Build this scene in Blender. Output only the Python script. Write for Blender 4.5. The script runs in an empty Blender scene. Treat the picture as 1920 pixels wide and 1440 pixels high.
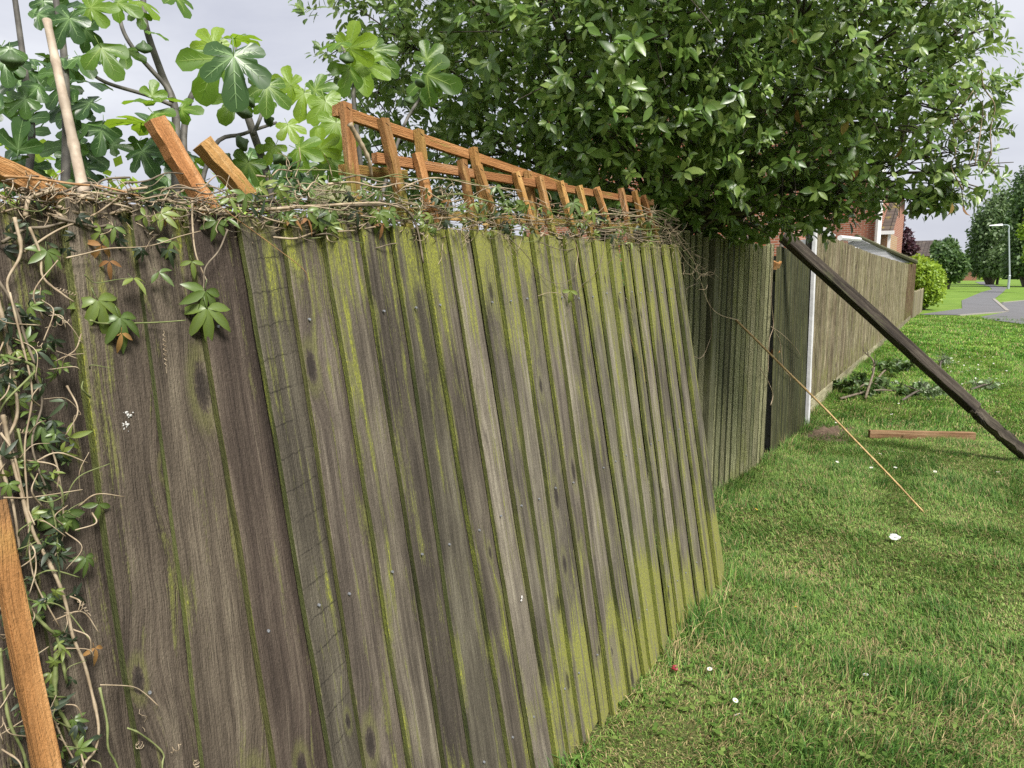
import bpy, bmesh, math, random
import numpy as np
from mathutils import Vector, Matrix, Quaternion
R = math.radians
rng = np.random.default_rng(7)
random.seed(7)
S = bpy.context.scene
COL = S.collection

# ------------------------------------------------------------------ camera
F, PW, PH = 1333.0, 1920, 1440
PITCH = math.atan(196 / F)
PSI = math.atan((1840 - 960) / F * math.cos(PITCH))
CAM = np.array([0, 0, 1.5])
vh = np.array([-math.sin(PSI), math.cos(PSI), 0.0])
rt = np.array([math.cos(PSI), math.sin(PSI), 0.0])
fw = vh * math.cos(PITCH) + np.array([0, 0, -math.sin(PITCH)])
upv = np.cross(rt, fw)
cd = bpy.data.cameras.new("camera")
cam = bpy.data.objects.new("camera", cd)
COL.objects.link(cam)
cd.sensor_width = 36
cd.lens = F / PW * 36
cd.clip_start = 0.02
cd.clip_end = 3000
cam.location = CAM
cam.rotation_euler = Matrix(np.array([rt, upv, -fw]).T.tolist()).to_euler()
S.camera = cam

# ------------------------------------------------------------------ sky, sun, exposure
SUN_EL, SUN_AZ = R(52), R(118)      # azimuth clockwise from +Y: behind and to the right of the camera
w = bpy.data.worlds.new("World")
S.world = w
w.use_nodes = True
wt = w.node_tree
wt.nodes.clear()
def wn(t, **k):
    n = wt.nodes.new(t)
    for a, b in k.items():
        setattr(n, a, b)
    return n
sky = wn('ShaderNodeTexSky', sky_type='NISHITA', sun_disc=False)
sky.sun_elevation = SUN_EL
sky.sun_rotation = SUN_AZ
sky.air_density = 1.0
sky.dust_density = 3.0
tc = wn('ShaderNodeTexCoord')
mp = wn('ShaderNodeMapping')
mp.inputs['Scale'].default_value = (1.0, 1.0, 2.6)
wt.links.new(tc.outputs['Generated'], mp.inputs['Vector'])
nz = wn('ShaderNodeTexNoise')
nz.inputs['Scale'].default_value = 2.1
nz.inputs['Detail'].default_value = 6
nz.inputs['Roughness'].default_value = 0.55
nz.inputs['Distortion'].default_value = 0.3
wt.links.new(mp.outputs[0], nz.inputs['Vector'])
cr = wn('ShaderNodeValToRGB')
cr.color_ramp.elements[0].position = 0.34
cr.color_ramp.elements[0].color = (3.6, 3.72, 4.3, 1)
cr.color_ramp.elements[1].position = 0.66
cr.color_ramp.elements[1].color = (5.5, 5.6, 5.95, 1)
wt.links.new(nz.outputs['Fac'], cr.inputs[0])
mx = wn('ShaderNodeMix', data_type='RGBA')
mx.inputs[0].default_value = 0.93
wt.links.new(sky.outputs[0], mx.inputs[6])
wt.links.new(cr.outputs[0], mx.inputs[7])
bg = wn('ShaderNodeBackground')
bg.inputs['Strength'].default_value = 0.1
wt.links.new(mx.outputs[2], bg.inputs['Color'])
wo = wn('ShaderNodeOutputWorld')
wt.links.new(bg.outputs[0], wo.inputs['Surface'])

sd = bpy.data.lights.new("sun", 'SUN')
sd.energy = 4.2
sd.angle = R(20)
sd.color = (1.0, 0.965, 0.91)
sun = bpy.data.objects.new("sun", sd)
COL.objects.link(sun)
sv = Vector((math.sin(SUN_AZ) * math.cos(SUN_EL), math.cos(SUN_AZ) * math.cos(SUN_EL), math.sin(SUN_EL)))
sun.rotation_euler = sv.to_track_quat('Z', 'Y').to_euler()
S.view_settings.view_transform = 'Standard'
S.view_settings.look = 'None'
S.view_settings.gamma = 1
S.view_settings.exposure = 0.74
S.render.engine = 'CYCLES'
S.cycles.max_bounces = 3
S.cycles.transparent_max_bounces = 4
S.cycles.diffuse_bounces = 2
S.cycles.glossy_bounces = 2
S.cycles.transmission_bounces = 3
S.cycles.caustics_reflective = False
S.cycles.caustics_refractive = False
S.cycles.use_denoising = False

# ------------------------------------------------------------------ picture-to-place helpers
def ray(x, y):
    d = fw * F + rt * (x - 960) - upv * (y - 720)
    return d / np.linalg.norm(d)
GY = [-50, 8.5, 15, 29, 45, 70, 178, 420]
GZ = [0, 0, .04, .13, .35, .75, 1.5, 1.6]
def G(y):
    return np.interp(y, GY, GZ)
def atX(x, y, X):
    d = ray(x, y)
    return CAM + d * (X / d[0])
def atD(x, y, s):
    return CAM + ray(x, y) * s
def atdepth(x, y, z):
    d = ray(x, y)
    return CAM + d * (z / float(d @ fw))
def onground(x, y):
    d = ray(x, y)
    z = 0.0
    for _ in range(60):
        p = CAM + d * ((z - CAM[2]) / d[2])
        z = 0.5 * z + 0.5 * float(G(p[1]))
        z = min(z, 1.44)
    p[2] = float(G(p[1]))
    return p

# ------------------------------------------------------------------ scene helpers
def tag(o, label, cat, group=None):
    o['label'] = label
    o['category'] = cat
    if group:
        o['group'] = group
    return o
def empty(name, loc=(0, 0, 0)):
    o = bpy.data.objects.new(name, None)
    o.empty_display_size = 0.1
    COL.objects.link(o)
    o.location = loc
    return o
def mesh(name, v, f, mats, mi=None, smooth=False, uv=None, att=None, col=None):
    me = bpy.data.meshes.new(name)
    v = np.asarray(v, dtype=np.float32)
    if isinstance(f, np.ndarray) and f.ndim == 2:
        n, k = f.shape
        me.vertices.add(len(v))
        me.vertices.foreach_set('co', v.ravel())
        me.loops.add(n * k)
        me.loops.foreach_set('vertex_index', f.ravel().astype(np.int32))
        me.polygons.add(n)
        me.polygons.foreach_set('loop_start', np.arange(0, n * k, k, dtype=np.int32))
        me.polygons.foreach_set('loop_total', np.full(n, k, dtype=np.int32))
        me.update(calc_edges=True)
    else:
        me.from_pydata([tuple(map(float, p)) for p in v], [], [tuple(int(i) for i in q) for q in f])
    for m in (mats if isinstance(mats, (list, tuple)) else [mats]):
        me.materials.append(m)
    if mi is not None:
        me.polygons.foreach_set('material_index', np.asarray(mi, dtype=np.int32))
    if smooth:
        me.polygons.foreach_set('use_smooth', np.ones(len(me.polygons), dtype=bool))
    if uv is not None:
        uvl = me.uv_layers.new(name='UVMap')
        li = np.empty(len(me.loops), dtype=np.int32)
        me.loops.foreach_get('vertex_index', li)
        uvl.data.foreach_set('uv', np.asarray(uv, dtype=np.float32)[li].ravel())
    for k, a in (att or {}).items():
        at = me.attributes.new(k, 'FLOAT', 'POINT')
        at.data.foreach_set('value', np.asarray(a, dtype=np.float32))
    if col is not None:
        at = me.attributes.new('tint', 'FLOAT_COLOR', 'POINT')
        c = np.ones((len(v), 4), dtype=np.float32)
        c[:, :3] = col
        at.data.foreach_set('color', c.ravel())
    me.update()
    return me
def link(name, me, parent=None, loc=None):
    o = bpy.data.objects.new(name, me)
    COL.objects.link(o)
    if parent is not None:
        o.parent = parent
        pl = Vector((0, 0, 0))
        q = parent
        while q is not None:
            pl += q.location
            q = q.parent
        if me is not None and loc is None:
            o.location = -pl          # children are modelled in world coordinates
        elif loc is not None:
            o.location = Vector(loc) - pl
    elif loc is not None:
        o.location = loc
    return o
class MB:
    """collects pieces of one part"""
    def __init__(s):
        s.v, s.f, s.m, s.a, s.n = [], [], [], [], 0
    def add(s, v, f, m=0, a=0.0):
        v = np.asarray(v, dtype=float)
        s.v.append(v)
        s.f += [tuple(i + s.n for i in q) for q in f]
        s.m += [m] * len(f)
        s.a.append(np.full(len(v), a))
        s.n += len(v)
    def box(s, a, b, m=0):
        x0, y0, z0 = a
        x1, y1, z1 = b
        v = [(x0, y0, z0), (x1, y0, z0), (x1, y1, z0), (x0, y1, z0), (x0, y0, z1), (x1, y0, z1), (x1, y1, z1), (x0, y1, z1)]
        s.add(v, [(3, 2, 1, 0), (4, 5, 6, 7), (0, 1, 5, 4), (1, 2, 6, 5), (2, 3, 7, 6), (3, 0, 4, 7)], m)
    def tube(s, pts, rad, n=6, m=0, cap=True):
        v, f = tube(pts, rad, n, cap)
        s.add(v, f, m)
    def obj(s, name, mats, parent=None, smooth=False):
        v = np.concatenate(s.v)
        me = mesh(name, v, s.f, mats, s.m, smooth, att={'var': np.concatenate(s.a)})
        return link(name, me, parent)
def tube(pts, rad, n=6, cap=True):
    P = np.asarray(pts, dtype=float)
    m = len(P)
    rad = np.broadcast_to(np.asarray(rad, dtype=float), (m,)) if np.ndim(rad) == 0 or len(np.atleast_1d(rad)) == m else np.interp(np.linspace(0, 1, m), np.linspace(0, 1, len(rad)), rad)
    t = np.gradient(P, axis=0)
    t /= np.linalg.norm(t, axis=1)[:, None] + 1e-12
    ref = np.array([0, 0, 1.0]) if abs(t[0][2]) < 0.9 else np.array([1.0, 0, 0])
    a = np.cross(t[0], ref)
    a /= np.linalg.norm(a)
    V = []
    ang = np.linspace(0, 2 * math.pi, n, endpoint=False)
    for i in range(m):
        a = a - t[i] * (a @ t[i])
        a /= np.linalg.norm(a) + 1e-12
        b = np.cross(t[i], a)
        V.append(P[i] + rad[i] * (np.outer(np.cos(ang), a) + np.outer(np.sin(ang), b)))
    V = np.concatenate(V)
    f = []
    for i in range(m - 1):
        for j in range(n):
            k = (j + 1) % n
            f.append((i * n + j, i * n + k, (i + 1) * n + k, (i + 1) * n + j))
    if cap:
        f.append(tuple(range(n))[::-1])
        f.append(tuple((m - 1) * n + j for j in range(n)))
    return V, f
def smooth_path(pts, per=5):
    P = np.asarray(pts, dtype=float)
    if len(P) < 3:
        t = np.linspace(0, 1, per + 1)[:, None]
        return P[0] * (1 - t) + P[-1] * t
    Q = np.vstack([2 * P[0] - P[1], P, 2 * P[-1] - P[-2]])
    out = []
    for i in range(1, len(Q) - 2):
        for t in np.linspace(0, 1, per, endpoint=False):
            p0, p1, p2, p3 = Q[i - 1:i + 3]
            out.append(.5 * (2 * p1 + (p2 - p0) * t + (2 * p0 - 5 * p1 + 4 * p2 - p3) * t * t + (3 * p1 - p0 - 3 * p2 + p3) * t ** 3))
    out.append(P[-1])
    return np.array(out)
def unit(v):
    v = np.asarray(v, dtype=float)
    return v / (np.linalg.norm(v) + 1e-12)
def frame(nrm, tip):
    """rotation whose local Y runs along the tip and local Z along the normal"""
    tip = unit(tip)
    nrm = np.asarray(nrm, dtype=float)
    nrm = unit(nrm - tip * (nrm @ tip))
    x = np.cross(tip, nrm)
    return np.array([x, tip, nrm]).T
def place(o, p, rot, s):
    M = Matrix.Identity(4)
    for i in range(3):
        for j in range(3):
            M[i][j] = float(rot[i][j] * s)
        M[i][3] = float(p[i])
    return M

# ------------------------------------------------------------------ materials
class NT:
    def __init__(s, name):
        s.m = bpy.data.materials.new(name)
        s.m.use_nodes = True
        s.t = s.m.node_tree
        s.b = s.t.nodes['Principled BSDF']
        s.out = s.t.nodes['Material Output']
    def n(s, t, ins=None, **k):
        q = s.t.nodes.new(t)
        for a, b in k.items():
            setattr(q, a, b)
        for a, b in (ins or {}).items():
            s.put(q.inputs[a], b)
        return q
    def put(s, inp, v):
        if isinstance(v, bpy.types.NodeSocket):
            s.t.links.new(v, inp)
        else:
            if hasattr(inp.default_value, '__len__') and not hasattr(v, '__len__'):
                v = (v,) * len(inp.default_value)
            if hasattr(inp.default_value, '__len__') and len(v) == 3 and len(inp.default_value) == 4:
                v = (*v, 1)
            inp.default_value = v
    def math(s, op, a, b=0.0, c=None, clamp=False):
        q = s.n('ShaderNodeMath', operation=op, use_clamp=clamp)
        s.put(q.inputs[0], a)
        s.put(q.inputs[1], b)
        if c is not None:
            s.put(q.inputs[2], c)
        return q.outputs[0]
    def mix(s, f, a, b, blend='MIX'):
        q = s.n('ShaderNodeMix', data_type='RGBA', blend_type=blend)
        s.put(q.inputs[0], f)
        s.put(q.inputs[6], a)
        s.put(q.inputs[7], b)
        return q.outputs[2]
    def ramp(s, f, stops):
        q = s.n('ShaderNodeValToRGB')
        e = q.color_ramp.elements
        while len(e) < len(stops):
            e.new(0.5)
        for i, (p, c) in enumerate(stops):
            e[i].position = p
            e[i].color = (*c, 1) if hasattr(c, '__len__') else (c, c, c, 1)
        s.put(q.inputs[0], f)
        return q.outputs[0]
    def noise(s, vec, scale, detail=3, rough=.55, w=None, dist=0.0):
        q = s.n('ShaderNodeTexNoise', noise_dimensions='4D' if w is not None else '3D')
        s.put(q.inputs['Vector'], vec)
        s.put(q.inputs['Scale'], scale)
        s.put(q.inputs['Detail'], detail)
        s.put(q.inputs['Roughness'], rough)
        s.put(q.inputs['Distortion'], dist)
        if w is not None:
            s.put(q.inputs['W'], w)
        return q.outputs['Fac']
    def map(s, vec, scale=(1, 1, 1), loc=(0, 0, 0)):
        q = s.n('ShaderNodeMapping')
        s.put(q.inputs['Vector'], vec)
        q.inputs['Scale'].default_value = scale
        q.inputs['Location'].default_value = loc
        return q.outputs[0]
    def step(s, x, lo, hi):
        q = s.n('ShaderNodeMapRange', interpolation_type='SMOOTHSTEP')
        s.put(q.inputs['Value'], x)
        q.inputs['From Min'].default_value = lo
        q.inputs['From Max'].default_value = hi
        return q.outputs[0]
    def attr(s, name):
        return s.n('ShaderNodeAttribute', attribute_name=name)
    def rand(s):
        return s.n('ShaderNodeObjectInfo').outputs['Random']
    def bump(s, h, strength=.3, dist=.01):
        q = s.n('ShaderNodeBump')
        s.put(q.inputs['Height'], h)
        q.inputs['Strength'].default_value = strength
        q.inputs['Distance'].default_value = dist
        s.t.links.new(q.outputs[0], s.b.inputs['Normal'])
    def fin(s, col, rough=.8, spec=.3):
        s.put(s.b.inputs['Base Color'], col)
        s.put(s.b.inputs['Roughness'], rough)
        s.put(s.b.inputs['Specular IOR Level'], spec)
        return s.m

def board_material(name, browns, algae_hi, algae_lo, amount=0.0, saw=False, grain=1.0, knots=1.0):
    """weathered softwood: u across, v along in metres; 'alg' is how wet and algae-grown the wood is"""
    t = NT(name)
    uv = t.n('ShaderNodeUVMap').outputs[0]
    rnd = t.rand()
    W = t.math('MULTIPLY', rnd, 57.0)
    # knots, with the grain running round them
    vo = t.n('ShaderNodeTexVoronoi', voronoi_dimensions='2D', feature='F1')
    cmb = t.n('ShaderNodeVectorMath', operation='ADD')
    t.put(cmb.inputs[0], t.map(uv, (8.5, 3.6, 1)))
    cz = t.n('ShaderNodeCombineXYZ')
    t.put(cz.inputs['X'], t.math('MULTIPLY', W, 3.1))
    t.put(cz.inputs['Y'], W)
    t.put(cmb.inputs[1], cz.outputs[0])
    t.put(vo.inputs['Vector'], cmb.outputs[0])
    t.put(vo.inputs['Scale'], 1.0)
    sep = t.n('ShaderNodeSeparateColor')
    t.put(sep.inputs[0], vo.outputs['Color'])
    is_knot = t.math('MULTIPLY', t.step(sep.outputs[0], .80, .81), knots)
    kd = vo.outputs['Distance']
    around = t.math('MULTIPLY', t.math('SUBTRACT', 1.0, t.step(kd, .04, .6)), is_knot)
    sxyz = t.n('ShaderNodeSeparateXYZ')
    t.put(sxyz.inputs[0], uv)
    u2 = t.math('ADD', sxyz.outputs[0], t.math('MULTIPLY', around, .022))
    gv = t.n('ShaderNodeCombineXYZ')
    t.put(gv.inputs[0], u2)
    t.put(gv.inputs[1], sxyz.outputs[1])
    t.put(gv.inputs[2], W)
    g = gv.outputs[0]
    pv = t.n('ShaderNodeCombineXYZ')
    t.put(pv.inputs[0], sxyz.outputs[0])
    t.put(pv.inputs[1], sxyz.outputs[1])
    t.put(pv.inputs[2], W)
    flat = pv.outputs[0]
    streak = t.noise(t.map(g, (48, 1.5, 1)), 1.0, 4, .68, dist=.25)
    fine = t.noise(t.map(g, (330, 14, 1)), 1.0, 2, .65)
    patch = t.noise(t.map(g, (9, 2.6, 1)), 1.0, 3, .6)
    speck = t.noise(t.map(flat, (300, 130, 1)), 1.0, 3, .7)
    b0, b1, b2, b3 = browns
    base = t.ramp(t.math('ADD', t.math('MULTIPLY', streak, .6), t.math('MULTIPLY', patch, .4)),
                  [(.36, b0), (.45, b1), (.53, b2), (.63, b3)])
    hsv = t.n('ShaderNodeHueSaturation')
    t.put(hsv.inputs['Color'], base)
    t.put(hsv.inputs['Hue'], t.math('ADD', .488, t.math('MULTIPLY', rnd, .03)))
    t.put(hsv.inputs['Value'], t.math('ADD', .70, t.math('MULTIPLY', t.math('FRACT', t.math('MULTIPLY', rnd, 7.3)), .58)))
    base = t.mix(t.math('MULTIPLY', t.step(fine, .46, .66), .33 * grain), hsv.outputs[0], tuple(c * .33 for c in b1))
    base = t.mix(t.math('MULTIPLY', t.step(speck, .56, .70), .30 * grain), base, b3)
    # algae: a thin olive film, and brighter crusts where it is wettest
    al = t.attr('alg').outputs['Fac']
    st2 = t.noise(t.map(g, (58, 1.0, 1), (3, 7, 11)), 1.0, 4, .66)
    pt2 = t.noise(t.map(g, (14, 4.0, 1), (9, 2, 23)), 1.0, 4, .62)
    drive = t.math('ADD', t.math('ADD', al, amount), t.math('ADD', t.math('MULTIPLY', t.math('SUBTRACT', st2, .5), 3.2), t.math('MULTIPLY', t.math('SUBTRACT', pt2, .5), 2.9)))
    drive = t.math('ADD', drive, t.math('MULTIPLY', t.math('SUBTRACT', speck, .5), .9))
    film = t.step(drive, .10, .58)
    crust = t.step(drive, .56, .84)
    acol = t.mix(t.step(speck, .36, .66), algae_lo, algae_hi)
    base = t.mix(t.math('MULTIPLY', film, .72), base, algae_lo)
    base = t.mix(t.math('MULTIPLY', crust, .80), base, acol)
    # knots on top
    kn = t.math('ADD', t.math('DIVIDE', kd, t.math('ADD', .45, t.math('MULTIPLY', sep.outputs[1], .9))), t.math('MULTIPLY', t.math('SUBTRACT', speck, .5), .16))
    kcore = t.math('MULTIPLY', t.math('SUBTRACT', 1.0, t.step(kn, .05, .15)), is_knot)
    kring = t.math('MULTIPLY', t.math('MULTIPLY', t.step(kn, .11, .16), t.math('SUBTRACT', 1.0, t.step(kn, .17, .30))), is_knot)
    base = t.mix(t.math('MULTIPLY', kcore, .8), base, (.026, .021, .018))
    base = t.mix(t.math('MULTIPLY', kring, .40), base, algae_lo)
    h = t.math('ADD', t.math('MULTIPLY', fine, .7), t.math('MULTIPLY', speck, .6))
    if saw:
        # cross cuts left by the saw, about every 65 mm
        wob_ = t.noise(t.map(flat, (70, 30, 1)), 1.0, 3, .7)
        vv = t.math('ADD', sxyz.outputs[1], t.math('ADD', t.math('MULTIPLY', sxyz.outputs[0], .12), t.math('MULTIPLY', wob_, .016)))
        fr = t.math('ABSOLUTE', t.math('SUBTRACT', t.math('FRACT', t.math('DIVIDE', vv, .068)), .5))
        cut = t.math('MULTIPLY', t.math('SUBTRACT', 1.0, t.step(fr, .010, .035)), t.step(pt2, .36, .56))
        base = t.mix(t.math('MULTIPLY', cut, .6), base, (.014, .012, .010))
    t.bump(h, 1.0, .006)
    return t.fin(base, .85, .22)

BROWN = ((.036, .027, .021), (.066, .050, .038), (.100, .077, .058), (.170, .138, .100))
GREYB = ((.072, .061, .048), (.122, .105, .081), (.180, .157, .118), (.28, .252, .186))
YG, YL = (.315, .330, .038), (.165, .168, .052)
M_face = board_material('weathered_brown_board', BROWN, YG, YL)
M_face2 = board_material('weathered_grey_board', GREYB, YG, (.185, .182, .075))
MIDB = tuple(tuple((a + b) / 2 * .88 for a, b in zip(p, q)) for p, q in zip(BROWN, GREYB))
M_mid = board_material('weathered_mid_board', MIDB, YG, YL)
M_saw = board_material('sawn_board', MIDB, YG, YL, saw=True)
M_edge = board_material('algae_edge', ((.040, .044, .020), (.078, .087, .030), (.12, .13, .043), (.18, .185, .065)), (.25, .28, .045), (.12, .135, .036), .05, knots=0)
M_stand = board_material('mossy_board_shaded', ((.020, .021, .010), (.034, .036, .015), (.054, .057, .024), (.08, .082, .036)), (.10, .11, .03), (.055, .06, .022), -.3, grain=.4)  # face colour darkened, as if in shade, to set off the edges
M_stand_edge = board_material('mossy_board_lit_edge', ((.34, .34, .19), (.43, .43, .24), (.50, .49, .28), (.58, .57, .35)), (.48, .50, .20), (.42, .43, .20), -.2, knots=0, grain=.3)  # edge colour brightened to read as lit strips beside the faces
M_smid = board_material('mossy_post', ((.08, .078, .045), (.13, .128, .07), (.18, .176, .10), (.24, .235, .14)), (.20, .21, .08), (.14, .145, .06), -.1, knots=.3)
M_farb = board_material('pale_weathered_board', ((.11, .094, .060), (.215, .185, .118), (.31, .272, .18), (.42, .375, .26)), (.24, .25, .07), (.25, .245, .11), -.25)
M_redb = board_material('red_brown_board', ((.08, .05, .032), (.15, .095, .062), (.20, .14, .09), (.25, .21, .12)), (.19, .20, .05), (.16, .16, .065), -.1)
M_post = board_material('dark_rotten_post', ((.018, .015, .012), (.042, .034, .026), (.078, .065, .048), (.14, .122, .092)), (.12, .13, .04), (.07, .075, .035), -.25)
M_orange = board_material('orange_treated_timber', ((.22, .105, .034), (.31, .150, .050), (.39, .205, .075), (.48, .29, .14)), (.25, .26, .045), (.25, .20, .05), -.30, grain=.6, knots=.5)
M_offcut = board_material('brown_offcut', ((.12, .065, .032), (.20, .11, .055), (.30, .18, .095), (.42, .28, .16)), (.2, .2, .05), (.2, .17, .06), -.5, grain=.7)

def plain(name, c, rough=.6, spec=.4, metal=0, var=.0, scale=8):
    t = NT(name)
    col = c
    if var:
        n = t.noise(t.n('ShaderNodeTexCoord').outputs['Object'], scale, 5, .6)
        col = t.mix(t.math('MULTIPLY', t.step(n, .3, .75), var), c, tuple(x * .4 for x in c))
        t.bump(n, .3, .01)
    t.b.inputs['Metallic'].default_value = metal
    return t.fin(col, rough, spec)
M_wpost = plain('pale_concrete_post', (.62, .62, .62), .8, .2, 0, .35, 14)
M_white = plain('white_plastic', (.74, .74, .73), .4, .4, 0, .12, 6)
M_conc = plain('concrete', (.30, .28, .25), .9, .2, 0, .45, 18)
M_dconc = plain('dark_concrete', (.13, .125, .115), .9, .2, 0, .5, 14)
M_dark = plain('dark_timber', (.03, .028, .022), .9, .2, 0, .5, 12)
M_lampgrey = plain('galvanised_steel', (.42, .46, .50), .45, .5, .3, .15, 4)
M_nail = plain('nail_steel', (.30, .31, .33), .5, .5, .5, .4, 200)
M_paper = plain('white_paper', (.80, .80, .79), .8, .2, 0, .1, 90)
M_drop = plain('bird_lime', (.52, .51, .48), .9, .2, 0, .25, 160)
M_red = plain('red_foil', (.22, .02, .025), .4, .5)
M_glass = plain('window_glass', (.03, .035, .04), .08, .6)
M_soil = plain('bare_soil', (.135, .095, .068), .95, .1, 0, .75, 30)
M_greywood = plain('grey_painted_boards', (.36, .36, .37), .7, .3, 0, .15, 2)
M_moss = plain('mossy_verge', (.10, .10, .055), .95, .1, 0, .6, 9)

def cane_material(name, c0, c1):
    t = NT(name)
    oc = t.n('ShaderNodeTexCoord').outputs['Object']
    n = t.noise(oc, 40, 4, .6)
    n2 = t.noise(oc, 9, 3, .6)
    col = t.mix(t.step(n, .3, .7), c0, c1)
    col = t.mix(t.math('MULTIPLY', t.step(n2, .5, .7), .5), col, tuple(x * .5 for x in c0))
    t.bump(n, .2, .003)
    return t.fin(col, .65, .3)
M_cane = cane_material('bamboo_grey', (.33, .26, .19), (.50, .42, .32))
M_caney = cane_material('bamboo_straw', (.40, .26, .10), (.56, .40, .19))
M_bark = cane_material('bark', (.055, .045, .034), (.12, .10, .075))
M_figbark = cane_material('fig_bark', (.075, .07, .062), (.15, .14, .12))
M_stem_g = cane_material('green_stem', (.115, .145, .045), (.22, .24, .10))
M_stem_t = cane_material('tan_stem', (.25, .185, .115), (.43, .35, .24))
M_stem_d = cane_material('grey_brown_stem', (.10, .08, .055), (.21, .17, .12))
M_stem_r = cane_material('russet_stem', (.28, .15, .06), (.42, .25, .12))

def leaf_material(name, dark, mid, light, rough=.38, trans=.28, vein=None, spec=.5, tcol=None):
    t = NT(name)
    a = t.attr('var').outputs['Fac']
    f = t.math('FRACT', t.math('ADD', a, t.rand()))
    col = t.ramp(f, [(0, dark), (.55, mid), (.92, light), (1, light)])
    n = t.noise(t.n('ShaderNodeTexCoord').outputs['Object'], 26, 2, .5)
    col = t.mix(t.math('MULTIPLY', t.step(n, .4, .75), .3), col, tuple(x * .55 for x in mid))
    if vein:
        col = t.mix(t.attr('vein').outputs['Fac'], col, vein)
    t.put(t.b.inputs['Base Color'], col)
    t.put(t.b.inputs['Roughness'], rough)
    t.put(t.b.inputs['Specular IOR Level'], spec)
    tr = t.n('ShaderNodeBsdfTranslucent')
    t.put(tr.inputs['Color'], t.mix(.55, col, tcol or tuple(min(1, x * 2.2) for x in light)))
    ms = t.n('ShaderNodeMixShader')
    ms.inputs[0].default_value = trans
    t.t.links.new(t.b.outputs[0], ms.inputs[1])
    t.t.links.new(tr.outputs[0], ms.inputs[2])
    t.t.links.new(ms.outputs[0], t.out.inputs['Surface'])
    return t.m
L_bush = leaf_material('viburnum_leaf', (.052, .108, .019), (.120, .212, .038), (.255, .345, .090), .34, .26)
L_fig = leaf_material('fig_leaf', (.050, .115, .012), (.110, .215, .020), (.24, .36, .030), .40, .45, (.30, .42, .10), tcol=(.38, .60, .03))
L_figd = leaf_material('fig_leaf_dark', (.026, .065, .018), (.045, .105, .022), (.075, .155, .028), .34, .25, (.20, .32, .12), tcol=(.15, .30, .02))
L_vine = leaf_material('vine_leaf', (.045, .085, .016), (.095, .155, .026), (.20, .245, .045), .38, .22, (.16, .22, .08))
L_vined = leaf_material('wilted_leaf', (.018, .028, .016), (.035, .055, .026), (.075, .105, .055), .5, .12)
L_dead = leaf_material('dead_leaf', (.20, .09, .03), (.34, .18, .055), (.44, .32, .10), .7, .2)
L_lime = leaf_material('golden_shrub_leaf', (.13, .22, .02), (.22, .34, .03), (.34, .46, .05), .5, .3)
L_dkg = leaf_material('tree_leaf', (.032, .070, .020), (.062, .120, .032), (.11, .18, .05), .5, .25)
L_birch = leaf_material('birch_leaf', (.060, .100, .040), (.105, .165, .065), (.16, .23, .09), .5, .3)
L_purple = leaf_material('purple_leaf', (.030, .012, .018), (.060, .022, .032), (.10, .04, .05), .5, .2)
L_cut = leaf_material('cut_branch_leaf', (.03, .065, .015), (.055, .11, .022), (.11, .17, .04), .5, .2)
L_pale = leaf_material('upturned_leaf', (.05, .10, .02), (.10, .17, .05), (.34, .40, .26), .5, .2)

def tint_material(name, rough=.6, trans=.25, spec=.3):
    t = NT(name)
    col = t.attr('tint').outputs['Color']
    t.put(t.b.inputs['Base Color'], col)
    t.put(t.b.inputs['Roughness'], rough)
    t.put(t.b.inputs['Specular IOR Level'], spec)
    tr = t.n('ShaderNodeBsdfTranslucent')
    t.put(tr.inputs['Color'], col)
    ms = t.n('ShaderNodeMixShader')
    ms.inputs[0].default_value = trans
    t.t.links.new(t.b.outputs[0], ms.inputs[1])
    t.t.links.new(tr.outputs[0], ms.inputs[2])
    t.t.links.new(ms.outputs[0], t.out.inputs['Surface'])
    return t.m
M_grass = tint_material('grass_blade')

def lawn_material():
    t = NT('lawn_ground')
    p = t.n('ShaderNodeNewGeometry').outputs['Position']
    a = t.noise(p, 1.3, 5, .6)
    b = t.noise(p, 55, 4, .65)
    c = t.noise(p, 9, 4, .6)
    near = t.mix(t.step(b, .3, .7), (.040, .050, .016), (.125, .135, .045))
    near = t.mix(t.math('MULTIPLY', t.step(c, .5, .75), .5), near, (.10, .075, .04))
    far = t.mix(t.step(a, .3, .72), (.115, .200, .026), (.175, .270, .042))
    far = t.mix(t.math('MULTIPLY', t.step(b, .35, .7), .35), far, (.05, .095, .02))
    sx = t.n('ShaderNodeSeparateXYZ')
    t.put(sx.inputs[0], p)
    col = t.mix(t.step(sx.outputs[1], 7.0, 22.0), near, far)
    t.bump(b, .6, .02)
    return t.fin(col, .9, .15)
M_lawn = lawn_material()
def asphalt_material():
    t = NT('asphalt')
    p = t.n('ShaderNodeNewGeometry').outputs['Position']
    n = t.noise(p, 60, 3, .6)
    n2 = t.noise(p, .5, 4, .6)
    col = t.mix(n, (.105, .105, .11), (.17, .17, .175))
    col = t.mix(t.math('MULTIPLY', t.step(n2, .4, .7), .35), col, (.09, .09, .09))
    t.bump(n, .3, .01)
    return t.fin(col, .9, .25)
M_asph = asphalt_material()
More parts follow.
